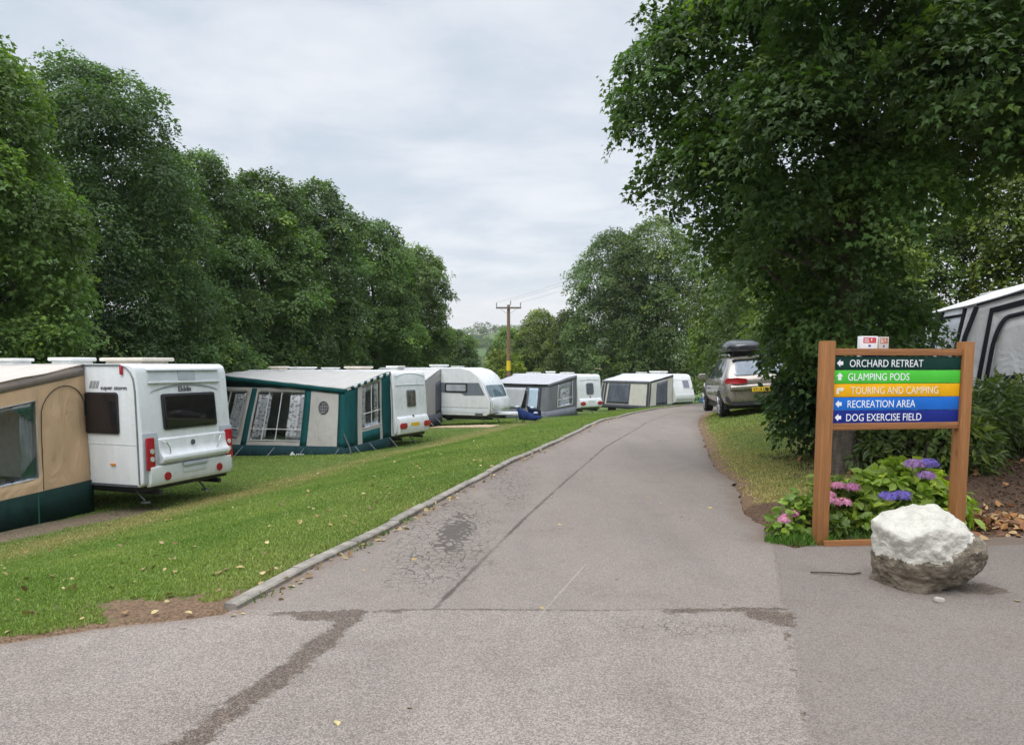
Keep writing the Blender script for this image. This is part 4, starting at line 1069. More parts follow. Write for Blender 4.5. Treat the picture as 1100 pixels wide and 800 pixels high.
for rc in ((.37, .47, .37, .91), (.66, .75, .37, .91)): curtain('curtain', en, F_PRINT, rBw, rc, -.06, .018, 4)
P, nn = quadP(fr); em = MB(); cu_, cv_ = .855, .72
ring = [tuple(P(cu_ + .030 * math.cos(t), cv_ + .085 * math.sin(t)) + nn * .014) for t in np.linspace(0, 2 * math.pi, 25)]
em.tube(ring, .028, 6)
for q in ([(0, -.085), (0, .085)], [(-.03, 0), (.03, 0)], [(-.025, .04), (.025, .04)], [(-.025, -.04), (.025, -.04)], [(-.015, -.075), (-.015, .075)], [(.015, -.075), (.015, .075)]):
    em.tube([tuple(P(cu_ + a, cv_ + b2) + nn * .013) for a, b2 in q], .018, 5)
em.build('round_emblem', DARKG, rBw)
mbk = MB(); mbk.prism([(.655, .03), (.70, .03), (.672, .09)], lambda p, t: tuple(P(p[0], p[1]) + nn * t), .018, .022)
for k in range(5): mbk.prism([(.70 + k * .011, .03), (.707 + k * .011, .03), (.707 + k * .011, .06), (.70 + k * .011, .06)], lambda p, t: tuple(P(p[0], p[1]) + nn * t), .018, .022)
mbk.build('logo_mark', F_WHT, rBw)
for k, (a, b2) in enumerate(((.75, .62), (.99, .99))): pass
pegs(rBw, fr, (.12, .33, .55, .75, .97)); pegs(rBw, en, (.2, .5, .95))
MB().tube([en[0] if 0 else tuple(P(.998, .35) + nn * .02), tuple(P(1.0, .15) + nn * .2 + np.array([0, -.35, 0])), tuple(P(1.0, 0) + nn * .35 + np.array([0, -.55, -.05]))], .022, 6).build('storm_strap', BLACK, rBw)

# ================================================================== C: rounded white caravan, grey porch
FC = (-1.05, 34.7, gz(-1.05, 34.7) - .02, 66)
profC = [(.18, .40), (.02, .50), (-.03, .75), (.0, 1.15), (.06, 1.28), (.32, 1.85), (.62, 2.28), (.98, 2.54), (1.5, 2.66)]
rC, E, S, ey = caravan('modern white caravan with rounded nose, dark side band and blue front window', *FC[:3], FC[3], 2.25, 6.3, .40, 2.66, profC, vents=[(1.1, 3.3, .6, .8, .16, ROOFW), (1.0, 2.2, .5, .5, .08, ROOFW)])
plate('front_window', rrect(.18, 2.07, 1.30, 1.84, .10), E, .004, .02, GLASS_B, rC, bevel=.006)
plate('front_moulding', rrect(.30, 2.2, .70, 1.22, .10), E, .004, .05, W_WHITE, rC, bevel=.02)
MB().tube([E(.06, b, .012) for b in (2.45, 2.28, 2.0, 1.85, 1.5, 1.28, 1.0, .7, .5)], .02, 6).build('corner_trim', ALU, rC)
plate('side_band', [(.24, 1.38), (.55, 1.95), (3.6, 1.95), (3.6, 1.50), (1.5, 1.46), (1.3, 1.36)], S, .003, .01, mat('band_grey', (.15, .17, .20), .4, .1), rC)
w = plate('side_window', rrect(1.15, 2.35, 1.50, 1.92, .06), S, .014, .018, BLACK, rC, bevel=.005); plate('pane', rrect(1.23, 2.27, 1.56, 1.86, .05), S, .033, .008, GLASS_C, w)
plate('panel_seam', rrect(.05, 4, .78, .80, .005), S, .003, .006, W_GREY, rC); plate('lower_band', rrect(.15, 4, .55, .70, .01), S, .003, .008, W_LIGHT, rC)
plate('vent_grille', rrect(.35, .75, .44, .52, .02), S, .006, .02, DARKG, rC)
MB().box(.9, 1.35, -1.15, .05, .42, .56).build('hitch_cover', W_WHITE, rC, bevel=.04, segs=3)
MB().tube([(.5, .3, .45), (1.1, -1.2, .45)], .035, 6).tube([(1.75, .3, .45), (1.15, -1.2, .45)], .035, 6).tube([(1.12, -.9, .6), (1.12, -.9, .02)], .025, 8).build('drawbar', STEEL, rC)
F_PG = fabric('porch_grey', (.40, .39, .39), .06, .35); F_PD = fabric('porch_dark', (.11, .12, .15), .12, .3)
rCw, fr, en, rf = awning('small plain grey porch awning on the rounded caravan', 'awning', FC, 2.55, 5.2, 1.55, 2.60, 2.08, .18, fabric('porch_roof', (.60, .59, .58), .05, .3), F_PG, F_PD, zb=(-.05, -.1, 0, -.05), skirt_h=.45, sag=.02)
cloth('grey_panel', en, F_PD, rCw, rect=(.62, .98, .2, .8), off=.012, seed=1); cloth('grey_panel', fr, F_PD, rCw, rect=(.2, .8, .4, .88), off=.012, seed=1)
pegs(rCw, en, (.1, .6, .95), F_WHT); pegs(rCw, fr, (.2, .8), F_WHT)
# timber pad in front of it
padm = mat('pad_boards', (.40, .29, .19), .9, .3, 5, .3, 20, dirt=(.22, .16, .1))
pad = MB(); px0, py0 = -2.15, 33.55
ca, sa = math.cos(R(156)), math.sin(R(156))
for k in range(9):
    for q in (0,):
        a = -1.5 + k * .34
        o4 = [(a, -.55), (a + .325, -.55), (a + .325, .55), (a, .55)]
        pts = [(px0 + p * ca - r_ * sa, py0 + p * sa + r_ * ca) for p, r_ in o4]
        pad.add([(X_, Y_, gz(X_, Y_) + .035) for X_, Y_ in pts] + [(X_, Y_, gz(X_, Y_) - .03) for X_, Y_ in pts], [(0, 1, 2, 3), (7, 6, 5, 4), (0, 4, 5, 1), (1, 5, 6, 2), (2, 6, 7, 3), (3, 7, 4, 0)])
tag(pad.build('doormat_boards', padm, bevel=.01), 'flat tan boarding laid on the grass before the rounded caravan', 'decking')

# ================================================================== D: grey awning caravan
FD = (4.15, 46.4, gz(4.15, 46.4) - .02, 43)
profD = [(.10, .42), (.0, .50), (-.03, .8), (.0, 1.1), (.05, 1.6), (.12, 2.36), (.20, 2.50), (.34, 2.56)]
rD, E, S, ey = caravan('white caravan with dark rounded rear window and red lamps, beside the grey awning', *FD[:3], FD[3], 2.2, 6.2, .42, 2.56, profD, vents=[(1.1, 2.0, .7, .7, .12, ROOFW), (1.1, 3.5, .5, .5, .18, ROOFW), (1, 5, .6, .9, .1, ROOFW)])
w = plate('rear_window', rrect(.76, 1.46, 1.28, 2.02, .14), E, .004, .02, SEAL, rD, bevel=.006); plate('pane', rrect(.82, 1.40, 1.34, 1.96, .11), E, .025, .01, mat('smoked_pane_dark', (.06, .07, .09), .1, .3), w)
MB().tube([E(.15 + 1.9 * t, 2.18 + .05 * math.sin(math.pi * t), .01) for t in np.linspace(0, 1, 9)], .012, 6).build('moulding_line', W_LIGHT, rD)
MB().prism([(.02, 1.08), (-.05, 1.02), (-.12, .84), (-.12, .52), (.06, .42)], lambda p, t: (t, p[0], p[1]), .06, 2.14).build('bumper', W_WHITE, rD, bevel=.03, segs=3)
for xc in (.30, 1.92): plate('tail_light', disc(xc, .74, .24, 20, .12), lambda a, b, o: (a, -.10 - o, b), 0, .05, RED, rD, bevel=.01)
plate('number_plate', rrect(.80, 1.40, .80, .93, .01), lambda a, b, o: (a, -.118 - o, b), 0, .014, PLATE_W, rD); plate('badge', disc(1.1, 1.14, .05), E, .004, .03, DARKG, rD)
F_DR = fabric('grey_roof', (.50, .50, .53), .05, .25); F_DW = fabric('grey_wall', (.21, .215, .235), .1, .3); F_DS = fabric('grey_skirt', (.22, .23, .27), .1, .3); F_DC = fabric('pale_curtain', (.60, .61, .66), .06, .3); F_DB = fabric('pale_blue_curtain', (.55, .68, .82), .06, .3); F_CH = fabric('charcoal_canvas', (.07, .073, .085), .2, .3)
rDw, fr, en, rf = awning('mid grey awning with pale blue and grey curtains', 'awning', FD, .15, 5.6, 2.75, 2.52, 1.98, .34, F_DR, F_DW, F_DS, zb=(-.14, -.22, 0, -.1), front_holes=[(.08, .66, .28, .88), (.72, .86, .28, .88)], end_holes=[(.35, .85, .3, .9)], skirt_h=.45, sag=.04, overhang=.06)
for (q, hs, mm_) in ((fr, (.08, .66, .28, .88), None), (fr, (.72, .86, .28, .88), None), (en, (.35, .85, .3, .9), None)):
    cloth('window', q, CLEAR, rDw, rect=hs, res=.3, wr=.004, solid=.002)
for rc in ((.08, .28, .29, .88), (.28, .50, .29, .88)): curtain('curtain', fr, F_DC, rDw, rc, .03, .012, 5)
curtain('curtain', fr, F_DC, rDw, (.50, .64, .29, .88), .03, .012, 4, tie=(.50, .6)); curtain('curtain', fr, F_DB, rDw, (.70, .85, .29, .88), .03, .012, 4)
cloth('blind', en, fabric('pale_blind', (.62, .64, .68), .06, .3), rDw, rect=(.36, .84, .31, .89), off=-.03)
bars('window_bar', en, [(.35, .3, .35, .9), (.85, .3, .85, .9), (.35, .3, .85, .3), (.35, .48, .85, .48)], .02, F_WHT, rDw, .014)
cloth('band', fr, F_CH, rDw, rect=(-.01, .03, 0, 1), off=.03); cloth('band', fr, F_CH, rDw, rect=(.0, 1, .93, 1.0), off=.02); cloth('band', fr, F_CH, rDw, rect=(.87, .90, 0, .93), off=.02); cloth('gable_panel', en, F_DS, rDw, rect=(.0, 1, .92, 1.0), off=.02)
pegs(rDw, fr, (.3, .7, .97), F_WHT)

# ================================================================== E: cream awning caravan
FE = (11.9, 54.3, gz(11.9, 54.3), 36)
profE = [(.14, .36), (.0, .42), (-.05, .7), (0.0, 1.0), (.10, 1.35), (.42, 2.25), (.56, 2.40), (.80, 2.46)]
rE, E, S, ey = caravan('older white caravan with sloping end and one small window, farthest of the row', *FE[:3], FE[3], 2.1, 5.8, .38, 2.46, profE, white=W_OLD, vents=[(1.0, 2.6, .8, 1.2, .22, ROOFW), (1, 4.4, .6, .7, .12, ROOFW)])
w = plate('end_window', rrect(1.0, 1.72, 1.42, 2.04, .05), E, .004, .02, W_LIGHT, rE); plate('pane', rrect(1.04, 1.68, 1.46, 2.0, .04), E, .025, .01, mat('curtained_pane', (.20, .20, .25), .15, .3, 8), w)
plate('end_moulding', rrect(.1, 2.0, .62, .98, .05), E, .004, .05, W_OLD, rE, bevel=.02); plate('moulding_line', rrect(.08, 2.02, 2.02, 2.05, .01), E, .004, .01, W_LIGHT, rE)
F_EC = fabric('cream_wall', (.62, .595, .53), .06, .3); F_ED = fabric('dark_mesh_window', (.12, .13, .16), .25, .5); F_ER = fabric('light_roof', (.62, .62, .64), .05, .3)
rEw, fr, en, rf = awning('cream awning with dark mesh windows and charcoal skirt, farthest of the row', 'awning', FE, .2, 5.4, 2.6, 2.42, 1.95, .30, F_ER, F_EC, F_CH, zb=(-.05, -.05, 0, 0), skirt_h=.26, sag=.03, overhang=.06)
for hs in ((.16, .62, .16, .90), (.02, .07, .2, .9)): cloth('mesh_window', fr, F_ED, rEw, rect=hs, off=.014, seed=3)
cloth('mesh_window', en, F_ED, rEw, rect=(.30, .76, .14, .88), off=.014, seed=5)
cloth('band', fr, F_CH, rEw, rect=(.955, 1.0, 0, 1), off=.016); cloth('band', fr, F_CH, rEw, rect=(.085, .125, 0, 1), off=.016); cloth('band', en, F_CH, rEw, rect=(.0, 1, .94, 1.0), off=.016); cloth('band', en, F_CH, rEw, rect=(.0, .06, 0, .95), off=.016)
cloth('valance', fr, F_DS, rEw, rect=(0, 1, .93, 1.01), off=.05)

# ================================================================== F: pale inflatable awning on the right
fx, fy = 8.22, 14.2
ux, uy = math.cos(R(-11)), math.sin(R(-11))
DEP = 2.9
FF_ = (fx + ux * DEP, fy + uy * DEP, gz(fx, fy) + .05, -11)
rF, E, S, ey = caravan('white caravan roof rising behind the pale inflatable awning', *FF_[:3], FF_[3], 2.3, 6.5, .4, 3.12, [(.1, .4), (0, .5), (0, 1.2), (.05, 2.6), (.12, 2.98), (.25, 3.12)], group='caravans pitched along the lawn', vents=[(.9, 1.2, .7, .7, .12, ROOFW)])
w = plate('rear_window', rrect(.6, 1.7, 1.4, 2.0, .06), E, .004, .02, BLACK, rF); plate('pane', rrect(.64, 1.66, 1.44, 1.96, .05), E, .025, .01, GLASS_D, w)
MB().lathe([(0, .48), (.02, .48), (.022, .36), (.16, .34), (.21, .37), (.21, .42), (.10, .46), (0, .47)], (-.0, 0, 0), 20).tube([(0, 0, 0), (0, 0, .36)], .02, 8).build('roof_aerial', ROOFW, rF, matrix=Matrix.Translation((.25, .9, 3.1)))
F_FG = fabric('pale_grey_panel', (.80, .80, .81), .06, .5); F_FR = fabric('white_awning_roof', (.82, .82, .83), .05, .4); F_FK = fabric('black_piping', (.025, .027, .035), .2, .3); F_FW = fabric('screen_window', (.62, .64, .67), .1, .4)
rFw, fr, en, rf = awning('pale grey inflatable awning with black air beams behind the hedge', 'awning', FF_,   .02, 2.9, DEP, 3.15, 2.38, .45, F_FR, F_FG, F_FK, skirt_h=.2, sag=.02, overhang=.05)
Pf, nf_ = quadP(fr); Pe, ne = quadP(en)
for rc in ((.06, .42, .18, .93), (.54, .92, .18, .93)): cloth('screen_window', fr, F_FW, rFw, rect=rc, off=.014, seed=2)
bm_ = MB()
for u in (.03, .46, .50, .96): bm_.tube([tuple(Pf(u, v) + nf_ * .03) for v in (0, .35, .7, .98)], .035, 8)
for (a, b2) in (((.06, .93), (.42, .93)), ((.54, .93), (.92, .93))): bm_.tube([tuple(Pf(*a) + nf_ * .02), tuple(Pf(*b2) + nf_ * .02)], .025, 6)
bm_.tube([tuple(Pe(u, v) + ne * .03) for u, v in ((.005, .0), (.008, .4), (.015, .75), (.05, .97))], .045, 8)
bm_.tube([tuple(Pe(u, .985) + ne * .02) for u in (.05, .3, .6, 1)], .02, 6)
bm_.build('air_beam', F_FK, rFw)
dr = MB(); 
for rc in ((.15, .18, 0, .93), (.18, .86, .885, .93), (.225, .80, .36, .40), (.83, .86, 0, .885)):
    dr.prism([(rc[0], rc[2]), (rc[1], rc[2]), (rc[1], rc[3]), (rc[0], rc[3])], lambda p, t: tuple(Pe(p[0], p[1]) + ne * t), .012, .018)
dr.tube([tuple(Pe(.215, v) + ne * .02) for v in (0, .3, .60)] + [tuple(Pe(.215 + .075 * (1 - math.cos(t)), .60 + .23 * math.sin(t)) + ne * .02) for t in np.linspace(.2, math.pi / 2, 7)] + [tuple(Pe(.80, .83) + ne * .02)], .04, 8)
dr.build('door_surround', F_FK, rFw)
cloth('door_panel', en, fabric('door_grey', (.82, .82, .83), .06, .5), rFw, rect=(.24, .80, .02, .82), off=.008, seed=8)
# ------------------------------------------------------------------ direction sign
def wood(name, c, axis='z'):
    m, nt, b = nt_new(name); n = N(nt); v = n.obj()
    k = (14, 14, .8) if axis == 'z' else (.8, 14, 14)
    f = n.noise(n.scale(v, k), 2.0, 6, .65, .6); g = n.noise(n.scale(v, k), 9, 3, .6)
    cc = n.mix(n.ramp(f, .25, .75), C3(c, .72), C3(c, 1.2)); cc = n.mix(n.ramp(g, .35, .6, 0, .35), cc, C3(c, .55))
    kn = n.voro(n.scale(v, (3, 3, 1.1)), 1.6); cc = n.mix(n.ramp(kn, .10, .03, 0, .6), cc, C3(c, .35))
    n.put(b.inputs['Base Color'], cc); b.inputs['Roughness'].default_value = .62; b.inputs['Specular IOR Level'].default_value = .35
    n.put(b.inputs['Normal'], n.bump(n.math('ADD', f, n.math('MULTIPLY', g, .4)), .25, .006)); return m
W_POST = wood('stained_post', (.33, .145, .05)); W_RAIL = wood('stained_rail', (.31, .135, .05), 'x')
SX, SY, SZ, SR = 2.775, 6.60, -.02, 9.0
sg = empty('direction_sign', (SX, SY, SZ), R(SR), 'wooden two post direction sign with five coloured panels', 'signpost')
SPAN = 1.365
for px in (0, SPAN):
    MB().box(px - .052, px + .052, -.052, .052, -.15, 1.83).build('post', W_POST, sg, bevel=.006)
for z0, z1 in ((1.705, 1.765), (1.045, 1.105)):
    MB().box(.054, SPAN - .054, -.035, .03, z0, z1).build('rail', W_RAIL, sg, bevel=.004)
cols = [('dark green panel', (.002, .034, .024), 'ORCHARD RETREAT', 'L'), ('lime green panel', (.075, .52, .045), 'GLAMPING PODS', 'U'), ('amber panel', (.80, .40, .004), 'TOURING AND CAMPING', 'T'), ('mid blue panel', (.012, .14, .55), 'RECREATION AREA', 'L'), ('navy blue panel', (.008, .020, .20), 'DOG EXERCISE FIELD', 'L')]
INK = mat('white_sign_ink', (.80, .82, .84), .45, .03); INK2 = mat('cream_sign_ink', (.78, .70, .55), .45, .03)
PH, PG = .1155, .0035; ztop = 1.694
def arrow(kind, s):
    if kind == 'L': p = [(-.5, 0), (0, .5), (0, .24), (.42, .24), (.42, -.24), (0, -.24), (0, -.5)]
    elif kind == 'U': p = [(0, .55), (.5, .05), (.24, .05), (.24, -.45), (-.24, -.45), (-.24, .05), (-.5, .05)]
    else: p = [(-.5, -.5), (-.5, .22), (-.36, .36), (.12, .36), (.12, .52), (.68, .16), (.12, -.22), (.12, -.04), (-.12, -.04), (-.12, -.5)]
    return [(a * s, b * s) for a, b in p]
tw = [.72, .60, .865, .665, .74]; tx0 = [.150, .138, .172, .142, .134]
for k, (lb, c, tx, ar) in enumerate(cols):
    z1 = ztop - k * (PH + PG + .001); z0 = z1 - PH
    pm = mat('panel_' + lb.replace(' ', '_'), c, .5, .09, 5, spec=.22, dirt=C3(c, .8))
    pn = MB().box(.056, SPAN - .056, -.022, -.006, z0, z1).build('panel', pm, sg, bevel=.0015); pn['label'] = lb
    ink = INK2 if k == 2 else INK
    zc = (z0 + z1) / 2
    t = text_mesh('lettering', tx, .093, lambda a, b, o: (.056 + tx0[k] + a, -.0225 - o * .5, zc - .033 + b), ink, pn, depth=.0015, bold=.0)
    xs = [v.co.x for v in t.data.vertices]; wd = max(xs) - min(xs); x0 = .056 + tx0[k]
    for v in t.data.vertices: v.co.x = x0 + (v.co.x - x0) * tw[k] / wd
    cx = .056 + .062 + (.006 if k == 2 else 0)
    MB().prism(arrow(ar, .066), lambda p, o: (cx + p[0], -.0225 - o, zc + p[1]), 0, .0015).build('arrow', ink, pn)
MB().box(.30, .80, .032, .10, 1.655, 1.672).build('back_ledge', W_RAIL, sg, bevel=.003)
# cartons standing on the ledge behind the top rail
CARD = mat('white_carton', (.74, .74, .76), .6, .04, dirt=(.6, .6, .6)); CARDG = mat('greyish_carton', (.50, .47, .43), .65, .06)
PR = mat('carton_red', (.55, .06, .07), .6, .1); PB = mat('carton_blue', (.05, .06, .32), .6, .1); PR2 = mat('carton_dull_red', (.45, .16, .10), .6, .1)  # narrower carton takes a duller red and greyer card
ca, sa = math.cos(R(SR)), math.sin(R(SR))
def on_sign(lx, ly, lz): return (SX + lx * ca - ly * sa, SY + lx * sa + ly * ca, SZ + lz)
def carton(lx, w, h, cm, red, lab, d=.062):
    r = empty('carton', on_sign(lx, .036, 1.6722), R(SR), lab, 'carton')
    MB().box(0, w, 0, d, 0, h).build('box', cm, r, bevel=.003)
    def Fp(a, b, o): return (a, -o, b)
    lb = plate('printed_label', rrect(w * .10, w * .90, h * .70, h * .94, .003), Fp, .0006, .0005, red, r)
    for a0, a1, b0, b1 in ((.16, .42, .84, .88), (.16, .46, .75, .79), (.58, .64, .79, .90)): plate('print_mark', rrect(w * a0, w * a1, h * b0, h * b1, .001), Fp, .0012, .0004, CARD, lb)
    plate('blue_mark', disc(w * .5, h * .58, w * .09, 14, h * .05), Fp, .0006, .0005, PB, r)
    plate('blue_band', rrect(w * .06, w * .94, h * .06, h * .26, .002), Fp, .0006, .0005, PB, r)
    return r
carton(.355, .158, .205, CARD, PR, 'white carton with red label standing behind the top rail of the sign')
carton(.524, .098, .200, CARDG, PR2, 'narrower greyish carton with duller red label on the sign, right of the white one')
# timber edging
te = MB().box(0, .62, -.02, .02, -.06, .03).build('timber_edging', W_RAIL, None, bevel=.004); te.location = (2.78, 6.525, .012); te.rotation_euler.z = R(6); tag(te, 'thin timber edging board on the ground between the two sign posts', 'edging')

# ------------------------------------------------------------------ rock
def rock(name, planes, c, subdiv, seed, rough, m, loc, rz=0, soft=.02, sc3=(1, 1, 1)):
    bm = bmesh.new(); bmesh.ops.create_icosphere(bm, subdivisions=subdiv, radius=1)
    P = np.array([v.co for v in bm.verts]); P /= np.linalg.norm(P, axis=1, keepdims=True)
    n = nrm(np.array([p[:3] for p in planes], float)); d = np.array([p[3] for p in planes], float)
    dots = P @ n.T; t = np.where(dots > .05, d[None] / np.maximum(dots, .05), 9.)
    r = -soft * np.log(np.exp(-np.minimum(t, 5) / soft).sum(1))
    V = P * r[:, None]
    from mathutils import noise as mn
    for i, v in enumerate(bm.verts):
        q = Vector(V[i]); k = mn.fractal(q * 3.2 + Vector((seed, 0, 0)), 1.1, 2.1, 4) * rough * .75 + mn.fractal(q * 13 + Vector((0, seed, 0)), .8, 2.1, 4) * rough * .3
        k += rough * .5 * (abs(mn.noise(q * 5 + Vector((seed, 9, 0)))) - .25)
        v.co = q + Vector(P[i]) * k + Vector(c)
    me = bpy.data.meshes.new(name); bm.to_mesh(me); bm.free(); me.polygons.foreach_set('use_smooth', np.ones(len(me.polygons), bool)); me.set_sharp_from_angle(angle=R(38)); me.materials.append(m)
    o = bpy.data.objects.new(name, me); col.objects.link(o); o.location = loc; o.rotation_euler.z = rz; return o
m, nt, b = nt_new('half_painted_stone'); n = N(nt); v = n.obj()
sx = n.add('ShaderNodeSeparateXYZ'); n.put(sx.inputs[0], v)
wob = n.math('SUBTRACT', n.noise(v, 9, 6, .72), .5)
lim = n.math('ADD', n.math('ADD', n.math('MULTIPLY', sx.outputs[0], .10), n.math('MULTIPLY', n.math('MAXIMUM', n.math('SUBTRACT', sx.outputs[0], .02), 0.0), .75)), n.math('MULTIPLY', wob, .20))
pt = n.ramp(n.math('SUBTRACT', sx.outputs[2], lim), .285, .293)
pt = n.math('MULTIPLY', pt, n.ramp(n.noise(v, 24, 4, .7), .20, .28))
stone = n.mix(n.ramp(n.noise(n.scale(v, (2, 2, 6)), 4, 6, .7), .3, .7), (.07, .055, .038), (.27, .225, .165))
lich = n.math('MULTIPLY', n.ramp(n.noise(v, 30, 4, .75), .55, .66), n.ramp(sx.outputs[0], -.15, .2))
stone = n.mix(lich, stone, (.40, .39, .34)); stone = n.mix(n.ramp(n.noise(v, 5, 3), .55, .75, 0, .5), stone, (.10, .075, .045))
wp = n.mix(n.ramp(n.noise(v, 9, 5, .7), .3, .75), (.55, .525, .46), (.42, .40, .345))
n.put(b.inputs['Base Color'], n.mix(pt, stone, wp)); b.inputs['Roughness'].default_value = .85
n.put(b.inputs['Normal'], n.bump(n.math('ADD', n.noise(v, 18, 6, .7), n.noise(v, 6, 4, .6, 1.0)), .8, .035))
pl = [(-1, -.1, .03, .318), (-1, -.35, -.25, .305), (-.55, -.25, .9, .33), (-.42, -.2, 1, .262), (.06, -.16, 1, .243), (.85, -.1, .75, .305), (.3, -.5, .95, .262), (-.7, -.4, .75, .33), (-.9, -.6, -.15, .335), (.75, -.75, .1, .34), (.15, -.95, -.6, .285), (1, -.15, .25, .36), (1, -.2, -.55, .33), (.55, -.35, -.9, .30), (.1, -1, .22, .27), (-.35, -1, -.25, .27), (.5, -.9, .35, .31), (.4, -.9, -.4, .27), (0, 1, .2, .28), (.5, .9, 0, .30), (-.5, .9, .1, .30), (0, 0, -1, .32), (-.1, -.65, .8, .325), (-.75, -.5, .4, .40), (.35, -.75, .6, .335)]
rk = rock('rock', pl, (0, 0, .305), 6, 3.0, .044, m, (3.01, 5.30, -.03), R(0), .006)
tag(rk, 'grey boulder with its upper half painted white on the tarmac before the sign', 'rock')
pb = rock('pebble', [(1, 0, 0, .03), (-1, 0, .2, .033), (0, 1, 0, .022), (0, -1, .1, .022), (0, 0, 1, .018), (0, 0, -1, .018), (.5, .3, .8, .024)], (0, 0, .016), 3, 1, .003, mat('pebble_stone', (.36, .33, .29), .8, .2, 20), (2.90, 4.93, 0), 0, .006)
tag(pb, 'small pale pebble at the foot of the half painted boulder', 'pebble')
tw_ = MB(); tw_.tube([(2.3, 5.62, .012), (2.45, 5.58, .02), (2.6, 5.57, .012), (2.68, 5.6, .014)], .006, 5); tag(tw_.build('twig', BARK_D), 'thin dead twig on the tarmac left of the painted boulder', 'twig')

# ------------------------------------------------------------------ hydrangeas
PET = leafmat('hydrangea_petal', (1, 1, 1), trans=.25, rough=.7, spec=.15)
def flower(root, c, r, base, seed, flat=.62):
    rng = np.random.default_rng(seed); n = 95
    d = sphere_dirs(rng, n); d[:, 2] = np.abs(d[:, 2]) - .25 * (rng.random(n) < .3); d = nrm(d)
    p = np.array(c) + d * np.array([r, r, r * flat]) * rng.uniform(.85, 1.05, (n, 1))
    pos = np.repeat(p, 4, 0); dd = np.repeat(d, 4, 0)
    t1 = nrm(np.cross(dd, np.array([.3, .5, .8]))); t2 = np.cross(dd, t1); ph = np.repeat(rng.random(n) * 6.28, 4) + np.tile(np.arange(4) * math.pi / 2, n)
    al = t1 * np.cos(ph)[:, None] + t2 * np.sin(ph)[:, None] + dd * .25
    V, F, k = leaves_np(rng, pos, dd + rng.normal(size=dd.shape) * .15, al, np.full(len(pos), .024), 'oval')
    V[:, :] = V
    cc = np.array(base) * rng.uniform(.75, 1.25, (n, 1)) + np.array([.08, .02, .0]) * rng.random((n, 1))
    return mesh_np('flower_head', V, F, PET, root, tint=np.repeat(np.repeat(cc, 4, 0), k, 0))
def hydrangea(label, x, y, lob, n_spr, ls, lm, heads, base, seed, hue):
    rng = np.random.default_rng(seed); g = gz(x, y); root = empty('hydrangea', (x, y, g), 0, label, 'hydrangea', 'hydrangeas under the sign')
    pos, nor, al, size, t = crown_leaves(rng, np.array(lob), n_spr, 6, ls, .10, up=.9, hue=hue, young=.25, keep=.3, low_cut=-.2)
    ok = pos[:, 2] > .02; pos, nor, al, size, t = pos[ok], nor[ok], al[ok], size[ok], t[ok]
    V, F, k = leaves_np(rng, pos, nor, al, size, 'broad'); mesh_np('foliage', V, F, LEAFM[lm], root, tint=np.repeat(t, k, 0))
    mb = MB()
    for l in lob:
        for q in range(3):
            e = np.array(l[:3]) + rng.normal(size=3) * .08; mb.tube([(e[0] * .05, e[1] * .05, -.03), (e[0] * .7, e[1] * .7, e[2] * .6), tuple(e)], [.008, .006, .004], 5)
    for h in heads: mb.tube([(h[0] * .05, h[1] * .05, -.03), (h[0] * .6, h[1] * .6, h[2] * .5), (h[0], h[1], h[2])], [.008, .006, .004], 5)
    mb.build('stems', mat('green_stem', (.09, .13, .04), .7), root)
    for i, h in enumerate(heads): flower(root, h[:3], h[3], base if len(h) < 5 else h[4], seed * 10 + i)
    return root
BLUE = (.20, .17, .62); MAU = (.42, .27, .62); PNK = (.58, .27, .44)
hydrangea('bright leaved hydrangea with violet blue flower heads by the right sign post', 3.72, 7.25,
    [(-.25, -.05, .22, .20, .2, .16), (.0, 0, .32, .24, .22, .18), (.25, -.02, .30, .22, .2, .18), (.1, .2, .45, .22, .2, .16), (.33, .15, .45, .18, .18, .15), (-.1, .12, .34, .2, .2, .16), (.4, -.1, .2, .16, .16, .14), (.05, -.2, .18, .2, .16, .14), (.55, .0, .3, .12, .12, .12), (.62, -.12, .18, .10, .1, .12)],
    30, .135, 'hyd', [(-.13, -.22, .31, .095, BLUE), (.01, -.22, .325, .09, BLUE), (.20, -.05, .60, .095, MAU), (.36, -.0, .595, .10, BLUE), (.28, -.12, .50, .085, MAU)], BLUE, 21, (1, 1, 1))
hydrangea('dark leaved hydrangea with pink flower heads behind the left sign post', 3.02, 7.10,
    [(-.05, 0, .18, .2, .18, .16), (.2, .02, .22, .2, .18, .16), (.1, .2, .32, .18, .18, .15), (.35, -.05, .14, .18, .16, .14), (-.1, -.2, .10, .16, .14, .1), (.15, -.22, .10, .2, .14, .1), (.5, -.1, .12, .15, .15, .12)],
    26, .105, 'hyd', [(-.02, -.2, .30, .075, PNK), (.09, -.2, .285, .075, PNK), (.12, .0, .41, .07, PNK), (.25, -.02, .40, .07, (.50, .22, .42)), (-.02, .05, .40, .06, PNK), (.02, -.05, .33, .06, PNK)], PNK, 22, (.62, .68, .75))
hydrangea('small leafy hydrangea with pink heads outside the left sign post', 2.66, 6.86,
    [(0, 0, .16, .14, .14, .16), (.05, .05, .28, .12, .12, .12), (-.1, -.05, .08, .14, .12, .08)], 26, .10, 'hyd', [(-.14, -.08, .155, .06, PNK), (-.06, -.06, .21, .055, PNK), (-.10, -.02, .17, .05, PNK)], PNK, 23, (.6, .68, .7))
def acc_w(x, y, rng): return (np.hypot((x - 2.62) / .32, (y - 6.66) / .16) < 1) & (rng.random(len(x)) < .9)
grass_box('weedy_grass', 2600, 2.2, 3.1, 6.4, 6.95, acc_w, 12, (.03, .12), (1.1, 1.15, 1))
def acc_w2(x, y, rng): return (y > bed_front(x) + .03) & (rng.random(len(x)) < .5)
grass_box('bed_weeds', 1500, 2.8, 3.5, 6.6, 7.0, acc_w2, 13, (.02, .09), (1.0, 1.0, 1))
